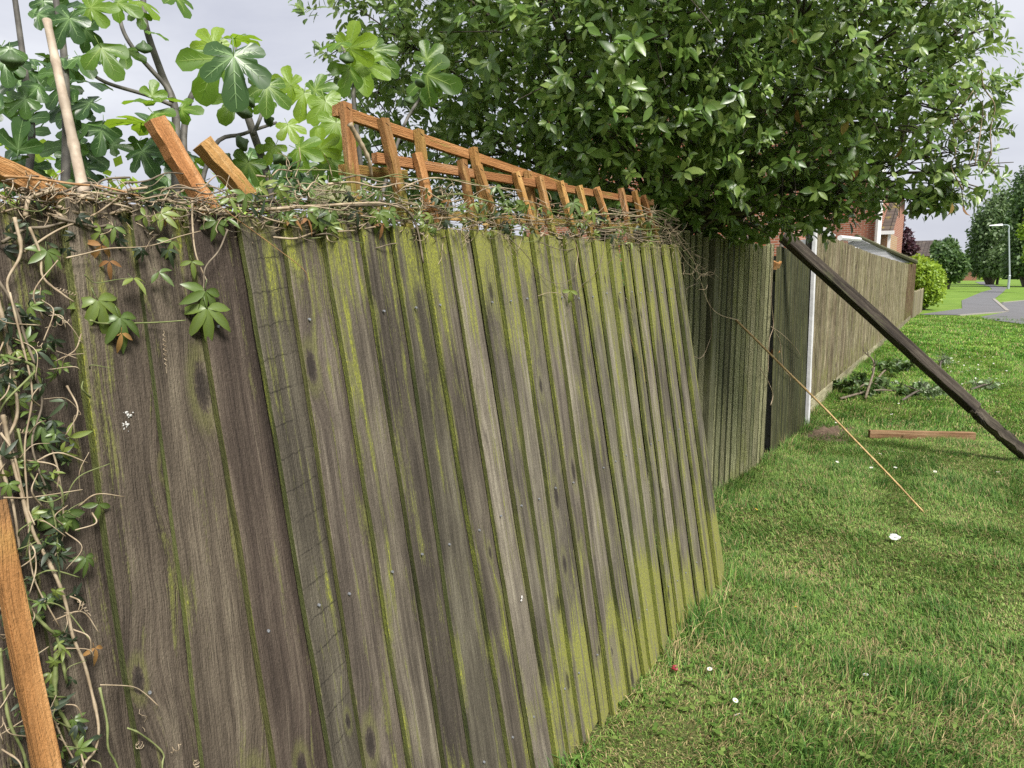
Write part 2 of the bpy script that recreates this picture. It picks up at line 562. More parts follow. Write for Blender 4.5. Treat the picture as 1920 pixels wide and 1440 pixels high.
def brick_material(name, c1, c2, mort):
    t = NT(name)
    uv = t.n('ShaderNodeUVMap').outputs[0]
    b = t.n('ShaderNodeTexBrick')
    t.put(b.inputs['Vector'], uv)
    t.put(b.inputs['Color1'], c1)
    t.put(b.inputs['Color2'], c2)
    t.put(b.inputs['Mortar'], mort)
    b.inputs['Scale'].default_value = 1
    b.inputs['Mortar Size'].default_value = .010
    b.inputs['Brick Width'].default_value = .225
    b.inputs['Row Height'].default_value = .075
    n = t.noise(t.map(uv, (3, 3, 3)), 1, 5, .6)
    col = t.mix(t.math('MULTIPLY', n, .4), b.outputs['Color'], tuple(x * .6 for x in c1))
    t.bump(t.math('SUBTRACT', 1.0, b.outputs['Fac']), .4, .01)
    return t.fin(col, .9, .2)
M_brick = brick_material('red_brick', (.37, .135, .075), (.30, .10, .06), (.42, .36, .30))
M_buff = brick_material('buff_brick', (.44, .27, .13), (.38, .22, .10), (.42, .38, .32))
def tile_material(name, c1, c2):
    t = NT(name)
    uv = t.n('ShaderNodeUVMap').outputs[0]
    b = t.n('ShaderNodeTexBrick')
    t.put(b.inputs['Vector'], uv)
    t.put(b.inputs['Color1'], c1)
    t.put(b.inputs['Color2'], tuple(x * .7 for x in c1))
    t.put(b.inputs['Mortar'], tuple(x * .3 for x in c1))
    b.inputs['Scale'].default_value = 1
    b.inputs['Mortar Size'].default_value = .018
    b.inputs['Brick Width'].default_value = .30
    b.inputs['Row Height'].default_value = .30
    b.offset = 0.0
    n = t.noise(t.map(uv, (2.2, 2.2, 1)), 1, 6, .65)
    col = t.mix(t.step(n, .52, .66), b.outputs['Color'], c2)
    t.bump(t.math('SUBTRACT', 1.0, b.outputs['Fac']), .6, .03)
    return t.fin(col, .85, .2)
M_tile = tile_material('brown_roof_tiles', (.085, .068, .060), (.12, .10, .075))
M_tilem = tile_material('mossy_roof_tiles', (.11, .088, .075), (.24, .19, .05))
# ================================================================== THE SETTING
def grid_sheet(name, xs, ys, mat, dz=0.0):
    X, Y = np.meshgrid(xs, ys)
    Z = G(Y) + dz
    v = np.stack([X.ravel(), Y.ravel(), Z.ravel()], 1)
    nx, ny = len(xs), len(ys)
    i = np.arange(nx * ny).reshape(ny, nx)
    f = np.stack([i[:-1, :-1].ravel(), i[:-1, 1:].ravel(), i[1:, 1:].ravel(), i[1:, :-1].ravel()], 1)
    return link(name, mesh(name, v, f, mat))
xs = np.concatenate([np.linspace(-600, -40, 8), np.linspace(-30, 30, 25), np.linspace(40, 600, 8)])
ys = np.concatenate([np.linspace(-60, 8, 18), np.linspace(8.5, 80, 60), np.linspace(85, 420, 40), np.linspace(500, 1500, 6)])
lawn = grid_sheet('lawn', xs, ys, M_lawn)
lawn['kind'] = 'structure'

def ground_patch(name, pts, mat, dz, parent=None, cuts=4):
    bm = bmesh.new()
    vs = [bm.verts.new((p[0], p[1], 0)) for p in pts]
    bm.faces.new(vs)
    bmesh.ops.triangulate(bm, faces=bm.faces[:])
    bmesh.ops.subdivide_edges(bm, edges=bm.edges[:], cuts=cuts, use_grid_fill=True)
    for v in bm.verts:
        v.co.z = float(G(v.co.y)) + dz
    bmesh.ops.recalc_face_normals(bm, faces=bm.faces[:])
    for fc in bm.faces:
        if fc.normal.z < 0:
            fc.normal_flip()
    me = bpy.data.meshes.new(name)
    bm.to_mesh(me)
    bm.free()
    me.materials.append(mat)
    return link(name, me, parent)
og = onground
ppts = [og(1722, 590.5), og(1804, 579), og(1803, 564), og(1842, 547.5), og(1860, 543), og(1855, 538), og(1838, 533), og(1828, 529),
        og(1849, 528), og(1870, 537), og(1889, 540), og(1880, 549), og(1863, 562), og(1888, 583.5), og(1795, 591.5)]
path = ground_patch('path', ppts, M_asph, .02)
path['kind'] = 'structure'
rp = [og(1838, 595), og(1890, 585.5), og(1878, 569), og(1925, 564.5)]
far_r = rp[-1]
rpts = rp + [np.array([14, far_r[1] + 2, 0]), np.array([40, far_r[1] + 3, 0]), np.array([40, 19, 0]), og(1990, 616), og(1915, 608.5), og(1851, 600)]
road = ground_patch('road', rpts, M_asph, .024)
road['kind'] = 'structure'
kerb_mb = MB()
for a, b in ((og(1863, 561), og(1889, 583.5)), (og(1879, 568), og(1926, 563.5)), (og(1797, 592), og(1888, 585))):
    d = unit(b - a)
    nn = np.array([-d[1], d[0], 0]) * .07
    v = []
    for q in (a, b):
        for s_ in (-1, 1):
            for h in (-.05, .035):
                v.append((q[0] + nn[0] * s_, q[1] + nn[1] * s_, q[2] + h))
    kerb_mb.add(v, [(0, 1, 3, 2), (4, 6, 7, 5), (1, 5, 7, 3), (0, 4, 5, 1), (2, 3, 7, 6), (0, 2, 6, 4)])
kerb = kerb_mb.obj('kerb', M_conc)
kerb['kind'] = 'structure'

# bare soil by the pale post, built as a low crumbly mound
sc = onground(1532, 812)
n = 40
gx, gy = np.meshgrid(np.linspace(-1, 1, n), np.linspace(-1, 1, n))
rr = np.sqrt(gx ** 2 + gy ** 2) * (1 + .18 * np.sin(3 * np.arctan2(gy, gx) + 1) + .1 * np.sin(7 * np.arctan2(gy, gx)))
hh = np.clip(1 - rr, 0, 1) ** .7 * .03 + rng.normal(0, .011, gx.shape)
hh[rr > .98] = -.03
v = np.stack([sc[0] + gx.ravel() * .40, sc[1] + gy.ravel() * .42, hh.ravel()], 1)
i = np.arange(n * n).reshape(n, n)
fq = np.stack([i[:-1, :-1].ravel(), i[:-1, 1:].ravel(), i[1:, 1:].ravel(), i[1:, :-1].ravel()], 1)
soil = link('soil_patch', mesh('soil_patch', v, fq, M_soil))
soil['kind'] = 'structure'

# ================================================================== THE LEANING FENCE PANEL
PTR = np.array([-1.2573, 3.3710, 1.6656])
PDT = np.array([math.sin(.00853) * math.cos(.016), math.cos(.00853) * math.cos(.016), math.sin(.016)])
PBR = np.array([-.9557, 3.3547, 0.0])
PDB = np.array([math.sin(.01088), math.cos(.01088), 0])
STEP = .111418
KT = [-2.95, -1.98, -.97, .03, 1.08, 1.99, 2.98, 3.98, 4.96, 6.04, 7.03, 7.94, 9.04, 10.04, 11.0, 11.97, 12.96, 13.87, 14.95, 15.84, 16.97, 18.07, 19.12, 20.0, 21.04, 22.04, 23.09, 24.15, 25.08]
KB = [-3.1, -2.1, -1.15, -.37, .55, 1.97, 3.2, 3.9, 5.12, 6.11, 6.98, 8.4, 9.3, 10.3, 10.98, 11.75, 12.96, 13.7, 14.97, 16.1, 16.7, 17.79, 18.7, 19.5, 20.4, 21.7, 22.9, 24.1, 25.45]
def ptop(k):
    return PTR - PDT * STEP * (25 - k)
def pbot(k):
    return PBR - PDB * STEP * (25 - k)
PN = unit(np.cross(PDT, PTR - PBR))
if PN[0] < 0:
    PN = -PN
def P(x, y, off=0.0):
    """point of the photograph on the leaning panel, off metres in front of its boards"""
    d = ray(x, y)
    return CAM + d * (((PBR + PN * (off + .012)) - CAM) @ PN / (d @ PN))
panel = empty('leaning_fence', tuple(pbot(11)))
tag(panel, 'mossy brown close-board fence leaning out with its foot on the lawn', 'fence')
PT = panel
def board(parent, top0, top1, bot0, bot1, nrm, mats, face=0, thick=.016, thin=.006, over=.022, rows=22, alg=None, wob=.0015, tj=0., bj=0., seed=0, corner=0., name='board', slit=None):
    """feather-edge board: thick left edge stands proud, thin right edge runs under the next board"""
    rg = np.random.default_rng(seed + 100)
    s = np.linspace(0, 1, rows)
    along = unit(top1 - top0)
    wdt = np.linalg.norm(top1 - top0)
    L = np.linalg.norm(top0 - bot0)
    ddn = unit((bot0 + bot1) - (top0 + top1))
    ph = rg.uniform(0, 6, 4)
    wl = wob * (np.sin(s * 9 + ph[0]) + .6 * np.sin(s * 23 + ph[1]) + rg.normal(0, .35, rows))
    tw = rg.normal(0, .0022)
    eb = rg.choice([-.15, 0, .12])
    slit = thin + rg.uniform(.0015, .0065) if slit is None else slit
    V, UV, A = [], [], []
    for j, q in enumerate(s):
        l = top0 * (1 - q) + bot0 * q
        r = top1 * (1 - q) + bot1 * q
        ends = tj * (1 - q) + bj * q
        l = l - ddn * 0 + ddn * ends * (0 if 0 < j < rows - 1 else 1)
        r = r + ddn * ends * (0 if 0 < j < rows - 1 else 1)
        if j == rows - 1 and corner:
            r = r - ddn * corner
        al_ = unit(r - l)
        wq = np.linalg.norm(r - l)
        l = l + al_ * wl[j]
        sh = tw * (q - .5) * 2
        pts = [l + nrm * slit, l + nrm * (thick - .0015 + sh), l + al_ * .0016 + nrm * (thick + sh),
               l + al_ * wq * .5 + nrm * ((thick + thin) / 2 + sh + .0006), r + al_ * over + nrm * (thin * .55 + sh), r + al_ * over + nrm * (-.002)]
        V += pts
        vv = q * L
        UV += [(-.018, vv), (0, vv), (.0016, vv), (wq * .5, vv), (wq + over, vv), (wq + over + .006, vv)]
        a0 = alg(q, seed) if alg else 0.
        A += [a0 + .25, a0 + .15, a0 + eb, a0, a0 + .05, a0]
    f, mi = [], []
    for j in range(rows - 1):
        b = j * 6
        for c in range(5):
            f.append((b + c, b + c + 6, b + c + 7, b + c + 1))
            mi.append(1 if c == 0 else 0)
        f.append((b + 5, b + 11, b + 6, b))
        mi.append(0)
    f.append((0, 1, 2, 3, 4, 5))
    mi.append(1)
    b = (rows - 1) * 6
    f.append((b + 5, b + 4, b + 3, b + 2, b + 1, b))
    mi.append(1)
    me = mesh(name, V, f, mats, mi, False, UV, {'alg': A})
    return link(name, me, parent)
def panel_alg(q, k):
    """algae: under the top edge, and in a ragged zone at the foot; stronger towards the far end"""
    far = np.clip((k - 4) / 14, 0, 1)
    top = np.clip(1 - q / (.20 + .16 * far), 0, 1) * (.30 + .38 * min(1, max(0, (k - 2) / 7)))
    h = .78 + .07 * math.sin(k * 2.1) + .05 * math.sin(k * .9 + 1)
    foot = np.clip((q - h) / .05, 0, 1) * (.55 if k > 9 else .15)
    return float(-.08 - .20 * max(0, 1 - max(k, 0) / 5) + .22 * far + top * (1.35 - .4 * far) + foot * 1.25)
nboards = len(KT) - 1
panel_boards = []
for kk in range(nboards):
    k = kk - 3
    m0 = M_saw if k == 3 else (M_face if k < 3 else M_mid if k < 9 else M_face2)
    rgk = random.Random(kk)
    o = board(panel, ptop(KT[kk]), ptop(KT[kk + 1]), pbot(KB[kk]), pbot(KB[kk + 1]), PN, [m0, M_edge], seed=kk, alg=lambda q, s_, k=k: panel_alg(q, k),
              tj=rgk.uniform(-.006, .008), bj=rgk.uniform(-.02, .025) + (.0 if k < 22 else -.005), corner=.03 if k == 24 else rgk.choice([0, 0, .006, .012]),
              thick=.026 + rgk.uniform(-.003, .004), over=.02 if k not in (18,) else .004)
    panel_boards.append(o)
    # nail heads, in a row where each rail runs behind
    for s_ in (.13, .50, .86):
        if rgk.random() < .12:
            continue
        c = (ptop(KT[kk]) * (1 - s_) + pbot(KB[kk]) * s_) + PDT * (.03 + rgk.uniform(-.006, .012)) + PN * .0245 + np.array([0, 0, rgk.uniform(-.008, .008)])
        a = unit(np.cross(PN, PDT))
        ang = np.linspace(0, 2 * math.pi, 8, endpoint=False)
        rad = .0036
        ring = [c + rad * (math.cos(t_) * PDT + math.sin(t_) * a) - PN * .003 for t_ in ang]
        top_ = [c + rad * .8 * (math.cos(t_) * PDT + math.sin(t_) * a) + PN * .0008 for t_ in ang]
        f = [tuple(range(8, 16))] + [(i_, (i_ + 1) % 8, 8 + (i_ + 1) % 8, 8 + i_) for i_ in range(8)]
        link('nail', mesh('nail', ring + top_, f, M_nail), o)
def bar(p0, p1, wdir, wid, dep, mats, name, parent=None, alg=None, seg=8, rough=.0008, seed=0, taper=None):
    """sawn timber bar between two points; wid along wdir, dep across"""
    rg = np.random.default_rng(seed)
    p0, p1 = np.asarray(p0, float), np.asarray(p1, float)
    t = unit(p1 - p0)
    a = unit(wdir - t * (np.asarray(wdir) @ t))
    b = np.cross(t, a)
    L = np.linalg.norm(p1 - p0)
    V, UV, A = [], [], []
    ch = min(wid, dep) * .07
    prof = [(-wid / 2 + ch, -dep / 2), (wid / 2 - ch, -dep / 2), (wid / 2, -dep / 2 + ch), (wid / 2, dep / 2 - ch), (wid / 2 - ch, dep / 2), (-wid / 2 + ch, dep / 2), (-wid / 2, dep / 2 - ch), (-wid / 2, -dep / 2 + ch)]
    us = np.cumsum([0] + [math.dist(prof[i], prof[(i + 1) % 8]) for i in range(7)])
    for j in range(seg + 1):
        q = j / seg
        tp = 1 if taper is None else taper(q)
        for i_, (x, y) in enumerate(prof):
            V.append(p0 + t * L * q + a * (x * tp + rg.normal(0, rough)) + b * (y * tp + rg.normal(0, rough)))
            UV.append((us[i_] + seed * .13, q * L))
            A.append(alg(q) if alg else 0)
    f = []
    for j in range(seg):
        for i_ in range(8):
            f.append((j * 8 + i_, j * 8 + (i_ + 1) % 8, j * 8 + 8 + (i_ + 1) % 8, j * 8 + 8 + i_))
    f.append(tuple(range(8))[::-1])
    f.append(tuple(seg * 8 + i_ for i_ in range(8)))
    return link(name, mesh(name, V, f, mats, None, False, UV, {'alg': A}), parent)
# rails and the old post behind the panel
for s_ in (.13, .50, .86):
    a = ptop(-2.5) * (1 - s_) + pbot(-2.5) * s_ - PN * .032
    b = ptop(24.9) * (1 - s_) + pbot(25) * s_ - PN * .032
    bar(a, b, PTR - PBR, .07, .05, [M_stand], 'rail', panel, seed=int(s_ * 100))
pp = P(622, 352, -.09)
bar(pp, pp + unit(PBR - PTR) * 1.6, PDT, .075, .06, [M_stand_edge], 'post', panel, alg=lambda q: .3, seed=5)

# bird lime, a thin crust on one board
mb = MB()
dr = random.Random(3)
for cx, cy, sp, nn in ((241, 779, 4, 9), (213, 803, 4, 9), (226, 800, 7, 12), (236, 795, 3, 6), (228, 790, 14, 12)):
    for _ in range(nn):
        c = P(cx + dr.gauss(0, sp), cy + dr.gauss(0, sp * .7), .0098)
        rr_ = dr.uniform(.0009, .0028) * (1 if sp < 10 else .4)
        ang = np.linspace(0, 2 * math.pi, 7, endpoint=False)
        a = unit(np.cross(PN, PDT))
        ring = [c + rr_ * dr.uniform(.6, 1.2) * (math.cos(t_) * PDT + math.sin(t_) * a) for t_ in ang]
        mb.add(ring + [c + PN * .0018], [(i_, (i_ + 1) % 7, 7) for i_ in range(7)])
drop = mb.obj('bird_dropping', M_drop)
tag(drop, 'white bird dropping splashed on the second brown board from the vine', 'dropping')
c = P(979, 1122, .008)
mb = MB()
for _ in range(7):
    q = c + rng.normal(0, .003, 3) * np.array([.2, 1, 1.6])
    v, f = tube([q, q + PN * .003], [.003, .001], 6)
    mb.add(v, f)
tag(mb.obj('bird_dropping', M_drop), 'tiny white bird dropping low on a mossy grey board', 'dropping')

# ================================================================== TRELLIS ON TOP
def TP(x, y, off):
    return P(x, y, off)
def alg_low(q):
    return -.25 + 1.35 * np.clip((q - .30) / .5, 0, 1)
trB = empty('trellis', tuple(P(960, 430, -.05)))
tag(trB, 'orange trellis with the most battens, standing on the far end of the leaning fence', 'trellis')
def batten(parent, x0, y0, x1, y1, off, wid, dep=.018, seed=0, name='batten', mat=M_orange, ext=.03):
    a, b = TP(x0, y0, off), TP(x1, y1, off)
    b = b + unit(b - a) * ext
    o = bar(a, b, PDT, wid, dep, [mat], name, parent, alg=alg_low, seed=seed)
    c = a + unit(b - a) * .016 + PN * (dep / 2)
    t_ = unit(PDT + .5 * unit(b - a))
    v, f = tube([c - t_ * .006, c + t_ * .006], .0011, 5)
    link('staple', mesh('staple', v, f, M_dark), o)
    return o
for i_, q in enumerate([(718, 223, 764, 423), (781, 287, 818, 430), (866, 300, 889, 431), (895, 310, 935, 435), (966, 323, 1003, 438), (1010, 331, 1037, 440), (1049, 340, 1077, 440),
                        (1085, 348, 1108, 442), (1118, 352, 1147, 442), (1164, 353, 1182, 443), (1189, 358, 1211, 443), (1206, 367, 1231, 446)]):
    batten(trB, *q, -.030, .026 if i_ else .030, .020, seed=20 + i_)
def trail(parent, x0, y0, x1, y1, off, seed, alg=None, wid=.027):
    a, b = TP(x0, y0, off), TP(x1, y1, off)
    return bar(a, b, np.array([0, 0, 1.]), wid, .020, [M_orange], 'rail', parent, alg=alg or (lambda q: -.15), seed=seed)
trail(trB, 702, 296, 1222, 380, -.052, 41)
trail(trB, 700, 397, 1232, 428, -.052, 42, lambda q: .62)
trA = empty('trellis', tuple(P(780, 410, -.09)))
tag(trA, 'broken orange trellis end standing tallest, behind the longer trellis', 'trellis')
for i_, q in enumerate([(647, 194, 668, 395), (785, 244, 803, 400), (887, 277, 912, 410), (989, 321, 1003, 420)]):
    batten(trA, *q, -.080, .030 if i_ == 0 else .026, .020, seed=50 + i_)
trail(trA, 628, 207, 1060, 352, -.102, 61, wid=.029)
trail(trA, 640, 318, 760, 328, -.102, 62, lambda q: .4)
# broken loose battens at the left
def loose(x0, y0, x1, y1, off0, off1, wid, dep, label, seed, alg=None, wdir=None):
    a, b = P(x0, y0, off0), P(x1, y1, off1)
    o = bar(a, b, PDT if wdir is None else wdir, wid, dep, [M_orange], 'batten', None, alg=alg or (lambda q: -.3 + .75 * max(0, q - .45)), seed=seed, rough=.0012)
    return tag(o, label, 'batten', 'loose trellis battens')
loose(290, 224, 395, 400, -.06, -.05, .036, .028, 'tall broken orange batten slanting up beside the bamboo cane', 71)
loose(378, 268, 470, 372, -.10, -.09, .036, .032, 'short broken orange batten slanting beside a taller one', 72)
loose(-40, 296, 175, 402, -.03, -.03, .032, .030, 'orange batten lying low across the top left corner of the fence', 73, wdir=np.array([0, .3, 1.]))
loose(-12, 940, 246, 2240, .055, .14, .027, .020, 'orange batten leaning upright among vine stems at the lower left', 74, alg=lambda q: -.22 + .2 * q)

# bamboo canes
def cane(p0, p1, r0, r1, mat, label, nodes, bow=0.0):
    p0, p1 = np.asarray(p0), np.asarray(p1)
    n = nodes * 6
    t = np.linspace(0, 1, n + 1)
    ptsc = p0[None] * (1 - t[:, None]) + p1[None] * t[:, None]
    side = unit(np.cross(p1 - p0, [0.3, 1, .2]))
    ptsc = ptsc + side[None] * (np.sin(t * math.pi) * bow + np.sin(t * 17) * bow * .12)[:, None]
    ph = (t * nodes) % 1.0
    rad = (r0 + (r1 - r0) * t) * (1 + .16 * np.exp(-((np.minimum(ph, 1 - ph)) / .05) ** 2))
    v, f = tube(ptsc, rad, 9)
    o = link('bamboo_cane', mesh('bamboo_cane', v, f, mat, None, True))
    return tag(o, label, 'cane')
cane(P(88, 38, -.13), P(172, 430, -.06), .0068, .0105, M_cane, 'pale grey bamboo cane standing among fig leaves behind the fence', 5)
ca = np.array([-1.425, 5.06, 1.218])
cb = onground(1732, 960)
cb[2] = .0
cane(ca, cb, .0075, .006, M_caney, 'long straw coloured cane leaning from the upright fence to the lawn', 8, .012)
# ================================================================== THE UPRIGHT FENCE BEYOND IT
NX = np.array([1.0, 0, 0])
stand = empty('upright_fence', (-1.44, 5.2, 0))
tag(stand, 'dark green close-board fence still standing beyond the leaning one', 'fence')
def stand_X(y):
    return np.interp(y, [3, 4.9, 6.1, 7.6], [-1.48, -1.462, -1.43, -1.40])
def sboard(parent, y0, y1, z1, seed, x_off=0., mats=None, lean=0., z0=-.03, alg=None, thick=.018, over=.035, xl=0.):
    a, b = stand_X(y0) + x_off, stand_X(y1) + x_off
    return board(parent, np.array([a + xl, y0 + lean, z1]), np.array([b + xl, y1 + lean, z1]), np.array([a, y0, z0]), np.array([b, y1, z0]), NX,
                 mats or [M_stand, M_stand_edge], seed=seed, alg=alg or (lambda q, s_: .05 + .35 * max(0, (q - .75) * 4)), thick=thick, over=over, rows=14, wob=.003, slit=-.001)
y = 3.3
i_ = 0
rs = random.Random(11)
while y < 6.02:
    wdt = rs.uniform(.104, .122)
    if True:
        sboard(stand, y, y + wdt, 1.765 + rs.uniform(-.012, .016), 200 + i_, rs.uniform(-.006, .006), lean=rs.uniform(-.012, .012), thick=rs.uniform(.034, .042))
    y += wdt
    i_ += 1
# timber post that stands proud of the boards
bar((-1.425, 4.50, -.1), (-1.43, 4.50, 1.74), NX, .065, .09, [M_smid], 'post', stand, alg=lambda q: .05, seed=81)
# the gap: a concrete post behind, and broken rail ends
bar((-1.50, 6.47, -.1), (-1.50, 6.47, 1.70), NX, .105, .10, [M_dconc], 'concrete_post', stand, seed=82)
for (px, py, tl) in ((1449, 497, .05), (1451, 663, .03), (1446, 817, .09)):
    c = atX(px, py, -1.455)
    o = bar(c, c + np.array([-.01, .20, tl * .2]), np.array([.4, 0, 1.]), .055, .06, [M_orange], 'broken_rail', stand, alg=lambda q: -.4, seed=83 + px, rough=.003)
bar((-1.50, 3.4, .35), (-1.47, 6.0, .35), np.array([0, 0, 1.]), .08, .05, [M_stand], 'rail', stand, seed=86)
bar((-1.50, 3.4, 1.45), (-1.47, 6.0, 1.45), np.array([0, 0, 1.]), .08, .05, [M_stand], 'rail', stand, seed=87)
bar((-1.50, 6.42, 1.52), (-1.46, 7.5, 1.52), np.array([0, 0, 1.]), .08, .05, [M_stand], 'rail', stand, seed=88)
y = 6.27
while y < 7.48:
    wdt = rs.uniform(.08, .10)
    sboard(stand, y, min(y + wdt, 7.54), 1.77 + rs.uniform(-.012, .012), 300 + i_, .012, xl=-.04, mats=[M_stand, M_smid], lean=rs.uniform(-.006, .006), thick=.014)
    y += wdt
    i_ += 1
# added dark sheet that stands in for the shade seen through the gap
bar((-1.60, 7.0, -.1), (-1.60, 7.0, 1.68), NX, .03, 1.1, [M_dark], 'gap_dark_sheet', stand, seed=89)

# ================================================================== THE FAR FENCE
farf = empty('long_fence', (-1.75, 18, float(G(18))))
tag(farf, 'long pale weathered close-board fence running away beside the lawn', 'fence')
def far_X(y):
    return np.interp(y, [7.6, 8.5, 28.6], [-1.50, -1.53, -1.98])
bar((-1.412, 7.62, -.1), (-1.455, 7.62, 2.05), NX, .05, .085, [M_dark], 'post', farf, seed=90)  # dark bar standing in for the shaded side of the pale post
bar((-1.368, 7.60, -.1), (-1.408, 7.60, 2.06), NX, .036, .07, [M_wpost], 'concrete_post', farf, seed=91)
y = 7.68
i_ = 0
while y < 28.4:
    wdt = rs.uniform(.085, .108)
    y1 = y + wdt
    base = float(G(y))
    red = y > 24.6
    a, b = far_X(y), far_X(y1)
    z1 = float(np.interp(y, [7.6, 9, 14, 24, 28.6], [2.03, 2.0, 1.94, 1.95, 2.0])) + rs.uniform(-.008, .012)
    board(farf, np.array([a, y, z1]), np.array([b, y1, z1]), np.array([a, y, base + .15]), np.array([b, y1, base + .15]), NX,
          [M_redb if red else M_farb, M_redb if red else M_farb], seed=400 + i_, alg=lambda q, s_: -.05 + .5 * max(0, (q - .62) * 2.4), thick=.024, rows=4, wob=.002, slit=-.001)
    y = y1
    i_ += 1
for a, b in ((7.66, 10.4), (10.5, 13.4), (13.5, 16.4), (16.5, 19.4), (19.5, 22.4), (22.5, 25.4), (25.5, 28.4)):
    bar((far_X(a) + .004, a, float(G(a)) + .05), (far_X(b) + .004, b, float(G(b)) + .05), np.array([0, 0, 1.]), .20, .035, [M_farb], 'gravel_board', farf, alg=lambda q: .1, seed=int(a * 10))
bar((far_X(28.5), 28.52, 0), (far_X(28.5), 28.52, 2.2), NX, .10, .10, [M_redb], 'post', farf, seed=97)

# low picket fence beyond its end
pk = empty('picket_fence', (-1.95, 31, float(G(31))))
tag(pk, 'low pale picket fence at the far end of the long fence', 'fence')
for i_ in range(22):
    y = 28.9 + i_ * .22
    a = og(1714 + 0, 590)[0] if False else -1.93
    mbp = MB()
    zb = float(G(y))
    h = zb + .92 + rs.uniform(-.03, .02)
    mbp.add([(a, y, zb - .05), (a, y + .13, zb - .05), (a, y + .13, h), (a, y + .065, h + .05), (a, y, h), (a - .02, y, zb - .05), (a - .02, y + .13, zb - .05), (a - .02, y + .13, h), (a - .02, y + .065, h + .05), (a - .02, y, h)],
            [(0, 1, 2, 3, 4), (9, 8, 7, 6, 5), (0, 4, 9, 5), (4, 3, 8, 9), (3, 2, 7, 8), (2, 1, 6, 7)])
    mbp.obj('picket', M_farb, pk)
for z in (.25, .7):
    bar((-1.965, 28.8, z + .13), (-1.965, 33.8, z + .17), np.array([0, 0, 1.]), .07, .03, [M_farb], 'rail', pk, seed=3)

# ================================================================== THE PROP AND THINGS ON THE GRASS
pa = np.array([-1.36, 6.43, 1.80])
pb = onground(1935, 868)
pb[2] = .02
prop = empty('broken_post', tuple(pb))
tag(prop, 'thick dark rotten post propping up the fence, snapped near its foot', 'post')
d = unit(pb - pa)
joint = pa + (pb - pa) * .765
wd = np.array([0.3, -.80, 0.58])
bar(pa - d * .10, joint, wd, .088, .092, [M_post], 'upper_post', prop, alg=lambda q: .18 - .3 * q, seed=101, seg=14, rough=.0018)
j2 = joint - np.array([0.0, 0.0, .018]) - d * .04
bar(j2, pb + d * .05, wd, .080, .078, [M_post], 'rotten_foot', prop, alg=lambda q: -.5, seed=102, seg=16, rough=.005)
mbs = MB()
for k in range(16):     # splintered wood at the break
    a = joint + np.array([rs.uniform(-.04, .04), rs.uniform(-.05, .05), rs.uniform(-.06, .045)])
    e = a + d * rs.uniform(-.05, .12) + np.array([0, 0, rs.uniform(-.10, .02)])
    mbs.tube([a, (a + e) / 2 + np.array([0, .004, .006]), e], [.007, .005, .001], 4)
mbs.obj('splinters', M_dark, prop)

q0, q1 = onground(1629, 822), onground(1826, 826)
off = bar(q0 + np.array([0, 0, .042]), q1 + np.array([0, 0, .040]), np.array([0, 0, 1.]), .078, .05, [M_offcut], 'timber_offcut', None, alg=lambda q: -.35, seed=111)
tag(off, 'brown sawn timber offcut lying on the grass under the dark post', 'timber')

# tissue, fallen petals, wrapper
def crumple(name, c, r, mat, label, cat, squash=.55, seed=0, group=None):
    rg = np.random.default_rng(seed)
    bm = bmesh.new()
    bmesh.ops.create_icosphere(bm, subdivisions=2, radius=1)
    for vv in bm.verts:
        k = rg.uniform(.55, 1.15)
        vv.co = Vector((vv.co.x * r * k * 1.4, vv.co.y * r * k, max(vv.co.z, -.4) * r * k * squash)) + Vector(c)
    me = bpy.data.meshes.new(name)
    bm.to_mesh(me)
    bm.free()
    me.materials.append(mat)
    return tag(link(name, me), label, cat, group)
t0 = onground(1676, 1019)
crumple('tissue', t0 + np.array([0, 0, .038]), .024, M_paper, 'crumpled white tissue lying on the lawn', 'litter', .8, 4)
t0 = onground(1264, 1266)
crumple('foil_wrapper', t0 + np.array([0, 0, .03]), .011, M_red, 'small red wrapper in the grass near the leaning fence foot', 'litter', 1.2, 5)

# ================================================================== BACKGROUND BUILDINGS
def uvquad(mbv, pts, uvs, idx):
    pass
def wall_mesh(name, polys, mat, parent):
    """each polygon in world points; uv taken from its own horizontal/vertical axes"""
    V, Fc, UV = [], [], []
    for pts in polys:
        pts = [np.asarray(p, float) for p in pts]
        nrm = unit(np.cross(pts[1] - pts[0], pts[2] - pts[0]))
        ux = unit(np.cross([0, 0, 1.], nrm)) if abs(nrm[2]) < .98 else np.array([1., 0, 0])
        uy = np.cross(nrm, ux)
        b = len(V)
        for p in pts:
            V.append(p)
            UV.append((p @ ux, p @ uy))
        Fc.append(tuple(range(b, b + len(pts))))
    return link(name, mesh(name, V, Fc, mat, None, False, UV), parent)
def box_polys(x0, x1, y0, y1, z0, z1):
    a = [(x0, y0), (x1, y0), (x1, y1), (x0, y1)]
    out = []
    for i_ in range(4):
        p, q = a[i_], a[(i_ + 1) % 4]
        out.append([(*p, z0), (*q, z0), (*q, z1), (*p, z1)])
    out.append([(*p, z1) for p in a])
    return out
